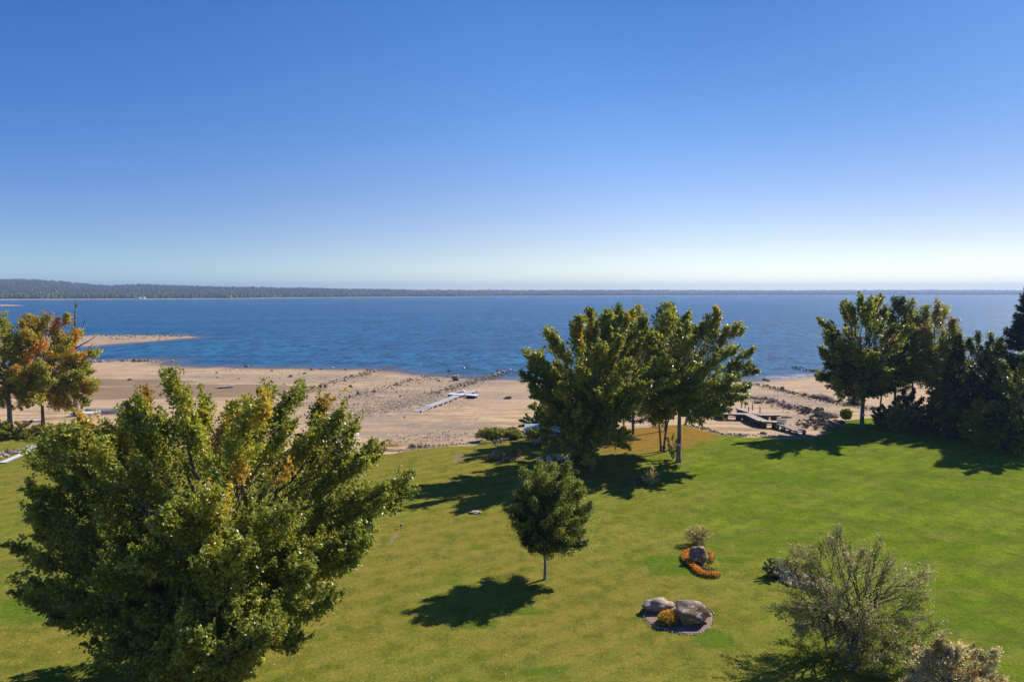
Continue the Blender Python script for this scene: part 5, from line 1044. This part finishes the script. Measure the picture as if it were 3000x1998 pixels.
# white float lying across it
q0, q1 = hit(1315, 1158, .4), hit(1397, 1161, .4); r = empty('swim_float', (q0 + q1) / 2); c0_ = Vector((q0 + q1) / 2); dd = Vector(q1 - q0); dd.z = 0; Lf = dd.length; dd.normalize(); az = math.atan2(dd.y, dd.x)
mid_z = max(pts[8].z, pts[7].z)
for k, f0, f1 in ((0, -.5, -.02), (1, .14, .5)):
    c = c0_ + dd * Lf * (f0 + f1) / 2; g = ground_z(c.x, c.y); L_ = Lf * (f1 - f0)
    mb = MB(); mb.box((c.x, c.y, g + .62), (L_, 1.5, .16), az); mb.build('deck', M['white'], r, loc=-c0_)
    mb = MB(); mb.box((c.x, c.y, g + .27), (L_ - .3, 1.3, .52), az); mb.build('float', M['black'], r, loc=-c0_)
tag(r, 'white-decked float sections lying across the grey boardwalk', 'float')
q0, q1 = hit(1338, 1152, .4), hit(1356, 1150, .4); c = Vector((q0 + q1) / 2); r = empty('watercraft_ramp', c); mb = MB(); g = ground_z(c.x, c.y) - c.z
for i, (x, w, h_) in enumerate([(-1.5,.3,.3),(-.8,.75,.55),(0,1.1,.8),(.7,1.2,.95),(1.2,1.1,.8)]): pass
sec = [(-1.7,.25,.25),(-.9,.7,.5),(0,1.05,.75),(.75,1.15,.92),(1.25,.9,.7)]
V = []; Fc = []
for x, w, h_ in sec: V += [(x,-w/2,g),(x,w/2,g),(x,w/2*.8,g+h_),(x,-w/2*.8,g+h_)]
for i in range(len(sec) - 1):
    b = i * 4; Fc += [(b,b+1,b+5,b+4),(b+1,b+2,b+6,b+5),(b+2,b+3,b+7,b+6),(b+3,b,b+4,b+7)]
Fc += [(3,2,1,0),(16,17,18,19)]; mb.add(V, Fc); mb.build('body', M['white'], r); mb = MB(); mb.box((.75, -.45, g + .75), (.12, .05, .25)); mb.build('cleat', M['black'], r)
tag(r, 'white moulded ramp with rounded end behind the boardwalk crossing', 'ramp')
for (px, py0, py1, m_, lab) in [(1383,1153,1141,'white','white pole near the far end of the grey boardwalk'),(1395.5,1150,1139,'white','white pole at the farthest tip of the grey boardwalk'),(1372.5,1161,1151,'dark_wood','dark pole standing by the white float')]:
    a = hit(px, py0, .1); a[2] = ground_z(a[0], a[1]); top = atD(px, py1, a[1]); o = empty('mooring_pole', a); mb = MB(); mb.tube([(0,0,-.1),(0,0,top[2]-a[2])], .06, 8); mb.build('pole', M[m_], o); mb = MB(); mb.tube([(0,0,top[2]-a[2]),(0,0,top[2]-a[2]+.05)], [.075,.03], 8); mb.build('cap', M[m_], o); tag(o, lab, 'pole')
# crate / block on the sand
t_ = hit(1490, 1168); mb = MB(); mb.box((0,0,.25), (1.1,.6,.5), .1); mb.box((-.7,.1,.1), (.5,.4,.2), .3); o = mb.build('mooring_block', M['brown_wood']); o.location = t_; tag(o, 'brown wooden block alone on the sand right of the boardwalk', 'block')
t_ = hit(1461, 1168, 0); 

# ------------------------------------------------------------------ timber dock on the right
def dpt(px, py, h_): return Vector(hit(px, py, h_))
r = empty('timber_dock', hit(2200, 1225)); rl = Vector(r.location)
segs = [((2073,1194),(2122,1211),1.0,1.0,1.5),((2112,1210),(2192,1213),1.0,1.0,1.5),((2186,1211),(2236,1233),1.0,1.0,1.5),((2230,1233),(2290,1237),1.0,.95,1.45),((2168,1197),(2212,1211),1.0,1.0,1.6),((2212,1211),(2240,1217),1.0,1.0,1.6),((2236,1216),(2284,1216),1.0,1.0,1.3)]
for si, (qa, qb, ha, hb, w) in enumerate(segs):
    a, b = dpt(*qa, ha), dpt(*qb, hb); a.z += .012 * si; b.z += .012 * si
    strip('decking', a, b, w, .04, M['wood_deck'], r)
    u = (b - a).normalized(); s = Vector((-u.y, u.x, 0)).normalized()
    for k in (-1, 1):
        mb = MB(); o_ = s * k * (w / 2 - .04) - Vector((0, 0, .13)); mb.beam(a + o_, b + o_, .06, .18); mb.build('side_beam', M['dark_wood'], r, loc=-rl)
        mb = MB(); o_ = s * k * (w / 2 - .06) - Vector((0, 0, .45)); mb.beam(a + o_, b + o_, .05, .09); mb.build('lower_rail', M['dark_wood'], r, loc=-rl)
    L_ = (b - a).length; nl_ = max(2, int(L_ / 2.2) + 1)
    for i in range(nl_):
        c = a + (b - a) * (i + .3) / nl_
        for k in (-1, 1):
            q = c + s * k * (w / 2 - .12); g = ground_z(q.x, q.y); mb = MB(); mb.beam((q.x, q.y, g - .1), (q.x, q.y, q.z - .05), .16, .16); mb.build('support_post', M['dark_wood'], r, loc=-rl)
        g = ground_z(c.x, c.y); mb = MB(); mb.box((c.x, c.y, (c.z - .25 + g) / 2), (.75, w - .5, max(.2, c.z - .3 - g)), math.atan2(u.y, u.x)); mb.build('crib', M['dark_wood'], r, loc=-rl)
for (px, py0, py1) in [(2063,1193,1180),(2080,1203,1184),(2099,1206,1186),(2112,1207,1187),(2172,1196,1177),(2183,1192,1178),(2193.5,1207,1191),(2204.5,1198,1184),(2226.5,1205,1191)]:
    a = dpt(px, py0, .95); top = Vector(atD(px, py1, a.y)); mb = MB(); mb.beam((a.x, a.y, ground_z(a.x, a.y)), tuple(top), .13, .13); mb.build('mooring_post', M['brown_wood'], r, loc=-rl)
tag(r, 'weathered Y-shaped timber dock standing high on the dry sand', 'dock')
# lower wheeled ramp section
r = empty('wheeled_ramp', hit(2340, 1268)); rl = Vector(r.location); a, b = dpt(2286, 1240, .9), dpt(2345, 1262, .55)
strip('decking', a, b, 1.6, .04, M['wood_deck'], r); u = (b - a).normalized(); s = Vector((-u.y, u.x, 0)).normalized()
for k in (-1, 1):
    mb = MB(); o_ = s * k * .78 - Vector((0, 0, .12)); mb.beam(a + o_, b + o_, .06, .16); mb.build('side_beam', M['brown_wood'], r, loc=-rl)
mb = MB(); c = b + u * .15 - Vector((0, 0, .12)); mb.beam(c - s * .95, c + s * .95, .12, .12); mb.build('bumper', M['metal'], r, loc=-rl)
def wheel(c, R_, w, parent, axis):
    c = Vector(c); ax = Vector(axis).normalized(); mb = MB(); mb.tube([c - ax * w / 2, c - ax * w * .35, c + ax * w * .35, c + ax * w / 2], [R_ * .85, R_, R_, R_ * .85], 16); o = mb.build('wheel', M['rubber'], parent, loc=-rl)
    mb = MB(); mb.tube([c - ax * (w / 2 + .015), c + ax * (w / 2 + .015)], R_ * .45, 12); hbo = mb.build('hub', M['metal'], o)
for f, R_ in ((.02, .42), (.34, .42), (.97, .34)):
    c = a + (b - a) * f
    for k in (-1, 1):
        q = c + s * k * (.72 if f > .9 else .6); g = ground_z(q.x, q.y); wheel((q.x, q.y, g + R_ * .95), R_, .22, r, s)
    if f < .9:
        for k in (-1, 1):
            q = c + s * k * .45; g = ground_z(q.x, q.y); mb = MB(); mb.beam((q.x, q.y, g + R_), (q.x, q.y, c.z + .25), .05, .05); mb.build('stanchion', M['metal'], r, loc=-rl)
tag(r, 'sunlit dock ramp on black wheels at the near end of the timber dock', 'ramp')
a, b = dpt(2277, 1238, 1.0), dpt(2303, 1239, 1.0); r = empty('dock_bench', a); mb = MB(); up_ = Vector((0, 0, .42))
for i in range(5): mb.beam(a + Vector((0, 0, .1 + i * .09)), b + Vector((0, 0, .1 + i * .09)), .03, .07)
mb.build('slatted_back', M['roof_metal'], r, loc=-Vector(a)); mb = MB(); mb.beam(a + Vector((0, .22, .08)), b + Vector((0, .22, .08)), .42, .04); mb.build('seat', M['roof_metal'], r, loc=-Vector(a))
for k in (0, 1):
    mb = MB(); q = a if k == 0 else b; mb.beam(q - Vector((0, 0, .05)), q + Vector((0, 0, .58)), .05, .05); mb.build('leg', M['metal'], r, loc=-Vector(a))
tag(r, 'small grey slatted bench standing on the timber dock', 'bench')
a, b = hit(2212, 1181), hit(2233, 1180); mb = MB(); mb.beam(Vector(a) + Vector((0,0,.3)), Vector(b) + Vector((0,0,.3)), .9, .25); o = mb.build('timber_plank', M['brown_wood']); tag(o, 'thick weathered plank on the stones above the timber dock', 'plank')

# ------------------------------------------------------------------ boats and odds and ends
def hull_mb(L, W, H_, open_top=True, flip=False, n_=14):
    mb = MB(); V = []; k = 9
    for i in range(n_):
        t_ = i / (n_ - 1); x = (t_ - .5) * L; w = W / 2 * max(.02, math.sin(math.pi * (0.04 + .92 * t_)) ** .55); sh_ = H_ * (1 + .25 * (2 * t_ - 1) ** 2)
        for j in range(k):
            th = math.pi * j / (k - 1); V.append((x, w * math.cos(th), sh_ * (1 - math.sin(th) ** .7) if not flip else sh_ * math.sin(th) ** .7))
    Fc = [(i*k+j, i*k+j+1, (i+1)*k+j+1, (i+1)*k+j) for i in range(n_-1) for j in range(k-1)]
    Fc += [tuple(range(k)), tuple((n_-1)*k + j for j in reversed(range(k)))]; mb.add(V, Fc); return mb
def kayak(p, rz, L, W, label, mat='yellow'):
    r = empty('kayak', p, rz); mb = hull_mb(L, W, .28); mb.build('hull', M[mat], r, True)
    mb = hull_mb(L * .99, W * .97, .08, flip=True); o = mb.build('deck', M[mat], r, True); o.location.z = .24
    mb = MB(); mb.tube([(-.5,0,.3),(-.45,0,.34),(.35,0,.34),(.4,0,.3)], [.12,.2,.2,.12], 10); mb.build('cockpit', M['black'], r); tag(r, label, 'kayak')
a, b = hit(998, 1147), hit(1027, 1139); p = (a + b) / 2; kayak((p[0], p[1], ground_z(p[0], p[1])), math.atan2(b[1]-a[1], b[0]-a[0]), float(np.linalg.norm(b-a)), .75, 'yellow kayak lying alone on the sand')
p = hit(1026, 1136); r = empty('outboard_motor', p); mb = MB(); mb.box((0,0,.45),(.7,.45,.35),.3); mb.build('cowl', M['black'], r); mb = MB(); mb.beam((0,0,.3),(.5,.1,0),.12,.12); mb.beam((-.5,0,.1),(.7,.1,.12),.25,.1); mb.build('leg', M['black'], r); tag(r, 'dark equipment resting beside the yellow kayak\'s end', 'equipment')
p = hit(1045, 1145); tag(put_rock('rock', p, .9, 'dark_rock', flat=.5), 'flat dark rock right of the yellow kayak', 'rock')
# driftwood pile far left
p = hit(655, 1137); r = empty('plank_pile', p)
for i, (x, y, l_, az, z, m_) in enumerate([(0,0,3.2,.35,.3,'white'),(-.5,.2,2.6,.6,.2,'rock'),(.6,-.3,3.0,.2,.15,'dark_wood'),(-.9,-.4,1.8,-.1,.12,'dark_wood'),(1.2,.5,2.4,.5,.35,'white')]):
    mb = MB(); mb.box((x,y,z),(l_,.35,.14),az,0,-.1); mb.build('plank', M[m_], r)
tag(r, 'small pile of pale and dark planks on the left beach', 'plank pile')
# overturned boats behind the big maple
p = hit(305, 1211); r = empty('rowboat', p, .22); mb = hull_mb(6.0, 2.0, .85, flip=True); mb.build('hull', M['hull'], r, True); mb = MB(); mb.beam((-2.7,0,.05),(2.7,0,.05),2.0,.1); mb.build('gunwale', M['metal'], r); mb = MB(); mb.beam((-2.6,0,.86),(2.6,0,.86),.06,.06); mb.build('keel', M['metal'], r); tag(r, 'overturned grey aluminium boat on the sand behind the big maple', 'boat')
p = hit(255, 1216); r = empty('rowboat', p, .25); mb = hull_mb(4.8, 1.5, .6, flip=True); mb.build('hull', M['white'], r, True); mb = MB(); mb.beam((-2.2,0,.03),(2.2,0,.03),1.45,.06); mb.build('gunwale', M['white'], r); tag(r, 'overturned white boat left of the grey aluminium one', 'boat')
p = hit(98, 1236); r = empty('canoe', p, .2); mb = hull_mb(3.0, .8, .4, flip=True); mb.build('hull', M['white'], r, True); mb = MB(); mb.beam((-1.4,0,.02),(1.4,0,.02),.7,.04); mb.build('gunwale', M['metal'], r); tag(r, 'small pale canoe on the sand between the autumn trunks', 'canoe')
p = hit(298, 1283); r = empty('marker_post', p); mb = MB(); mb.tube([(0,0,-.1),(0,0,1.05)], .06, 8); mb.build('post', M['blue'], r); mb = MB(); mb.tube([(0,0,1.05),(0,0,1.1)], [.07,.03], 8); mb.build('cap', M['blue'], r); tag(r, 'short blue-violet post beside white boards behind the maple', 'post')
p = hit(292, 1284) + [-.3, .7, 0]; r = empty('board_pile', p)
for i in range(5): mb = MB(); mb.box((rk.uniform(-.2,.2), i*.22-.4, .12+.09*i), (1.5,.2,.07), rk.uniform(-.25,.25)); mb.build('board', M['white'], r)
tag(r, 'loose pile of white boards behind the blue-violet post', 'board pile')
p = hit(337, 1283); r = empty('inflatable_ring', p); 
mb = MB(); th = np.linspace(0, 2*np.pi, 25); mb.tube([(.42*math.cos(t_), .36*math.sin(t_), .16) for t_ in th], .13, 10, cap=False); o = mb.build('ring', M['red'], r, True)
mb = MB(); mb.tube([(.35*math.cos(t_), .3*math.sin(t_), .24) for t_ in th], .1, 10, cap=False); mb.build('inner_ring', M['white'], r, True); tag(r, 'red and white inflatable ring lying on brown ground', 'inflatable ring')
# white trailered boat seen through the big maple's right side
p = hit(1008, 1312) + [0, 1, 0]; r = empty('covered_boat', p, 1.2); mb = hull_mb(5.4, 2.0, .9); o = mb.build('hull', M['white'], r, True); o.location.z = .45
mb = hull_mb(5.0, 1.9, .8, flip=True); o = mb.build('cover', M['white'], r, True); o.location.z = 1.3
for s_ in (-1, 1): mb = MB(); mb.tube([(-.6,s_*.95,.3),(-.6,s_*.75,.3)], .3, 14); mb.build('wheel', M['rubber'], r)
mb = MB(); mb.beam((-2.5,0,.35),(3.4,0,.3),.1,.1); mb.beam((-.6,-.9,.3),(-.6,.9,.3),.08,.08); mb.build('trailer_frame', M['metal'], r); tag(r, 'white covered boat half hidden by the right side of the big maple', 'boat')
tag(put_rock('rock', hit(1047, 1288), 1.5, 'white_rock', flat=.4), 'low white rock on the sand right of the covered boat', 'rock')
# white ramp and rail at the left edge
a, b = gp(8, 1358), gp(100, 1324); r = empty('aluminium_ramp', a); v0 = Vector(a); 
a_, b_ = v0 + Vector((0,0,.12)), Vector(b) + Vector((0,0,.35)); dd = (b_ - a_).normalized(); s = Vector((-dd.y, dd.x, 0)).normalized()
strip('decking', a_, b_, .75, .05, M['white'], r)
for k in (-1, 1): mb = MB(); mb.beam(a_ + s*k*.4, b_ + s*k*.4, .06, .14); mb.build('side_rail', M['metal'], r, loc=-v0)
tag(r, 'white aluminium ramp section on the grass at the left edge', 'ramp')
a, b = gp(60, 1326) , gp(92, 1316); mb = MB(); mb.beam(Vector(a) + Vector((0,0,.4)), Vector(b) + Vector((0,0,.5)), .3, .06); mb.beam(Vector(a) + Vector((.5,.2,.2)), Vector(b) + Vector((.5,.2,.3)), .1, .3); o = mb.build('dock_plank', M['roof_metal']); tag(o, 'blue-grey plank lying on the stones beside the white ramp', 'plank')
# buoys
for px, py, R_, m_, lab in [(1359,1080,.42,'white','white buoy on the water above the round boulder'),(1366,1077.5,.25,'dark_wood','small dark float beside the white buoy'),(1494,1085,.35,'white','white buoy off the end of the densest jetty'),(1230,1068,.25,'white','tiny pale buoy left on the water')]:
    p = gp(px, py, WZ); r = empty('buoy', p); mb = MB(); mb.tube([(0,0,-.1*R_),(0,0,.15*R_),(0,0,.6*R_),(0,0,1.1*R_),(0,0,1.35*R_)], [R_*.7,R_,R_*1.05,R_*.7,R_*.15], 12); mb.build('float', M[m_], r, True); mb = MB(); mb.tube([(0,0,1.3*R_),(0,0,1.7*R_)], R_*.12, 6); mb.build('ring', M[m_], r); tag(r, lab, 'buoy')

# ------------------------------------------------------------------ haze over the lake
HTOP = max(60.0, float(HV[:, :, 2].max())) + 30
me = mesh_np('haze', [(x, y, z) for z in (-8, HTOP) for x, y in ((-9000,-400),(9000,-400),(9000,9500),(-9000,9500))], Q=[(0,3,2,1),(4,5,6,7),(0,1,5,4),(1,2,6,5),(2,3,7,6),(3,0,4,7)])
hm = bpy.data.materials.new('haze'); hm.use_nodes = True; ht = hm.node_tree; ht.nodes.clear(); ho = ht.nodes.new('ShaderNodeOutputMaterial'); hv = ht.nodes.new('ShaderNodeVolumePrincipled')
hv.inputs['Color'].default_value = (0.44, 0.62, 0.96, 1); hv.inputs['Density'].default_value = HAZE = 0.00014; hv.inputs['Anisotropy'].default_value = 0.2
ht.links.new(hv.outputs[0], ho.inputs['Volume']); tag(link('haze', me, hm), kind='stuff')
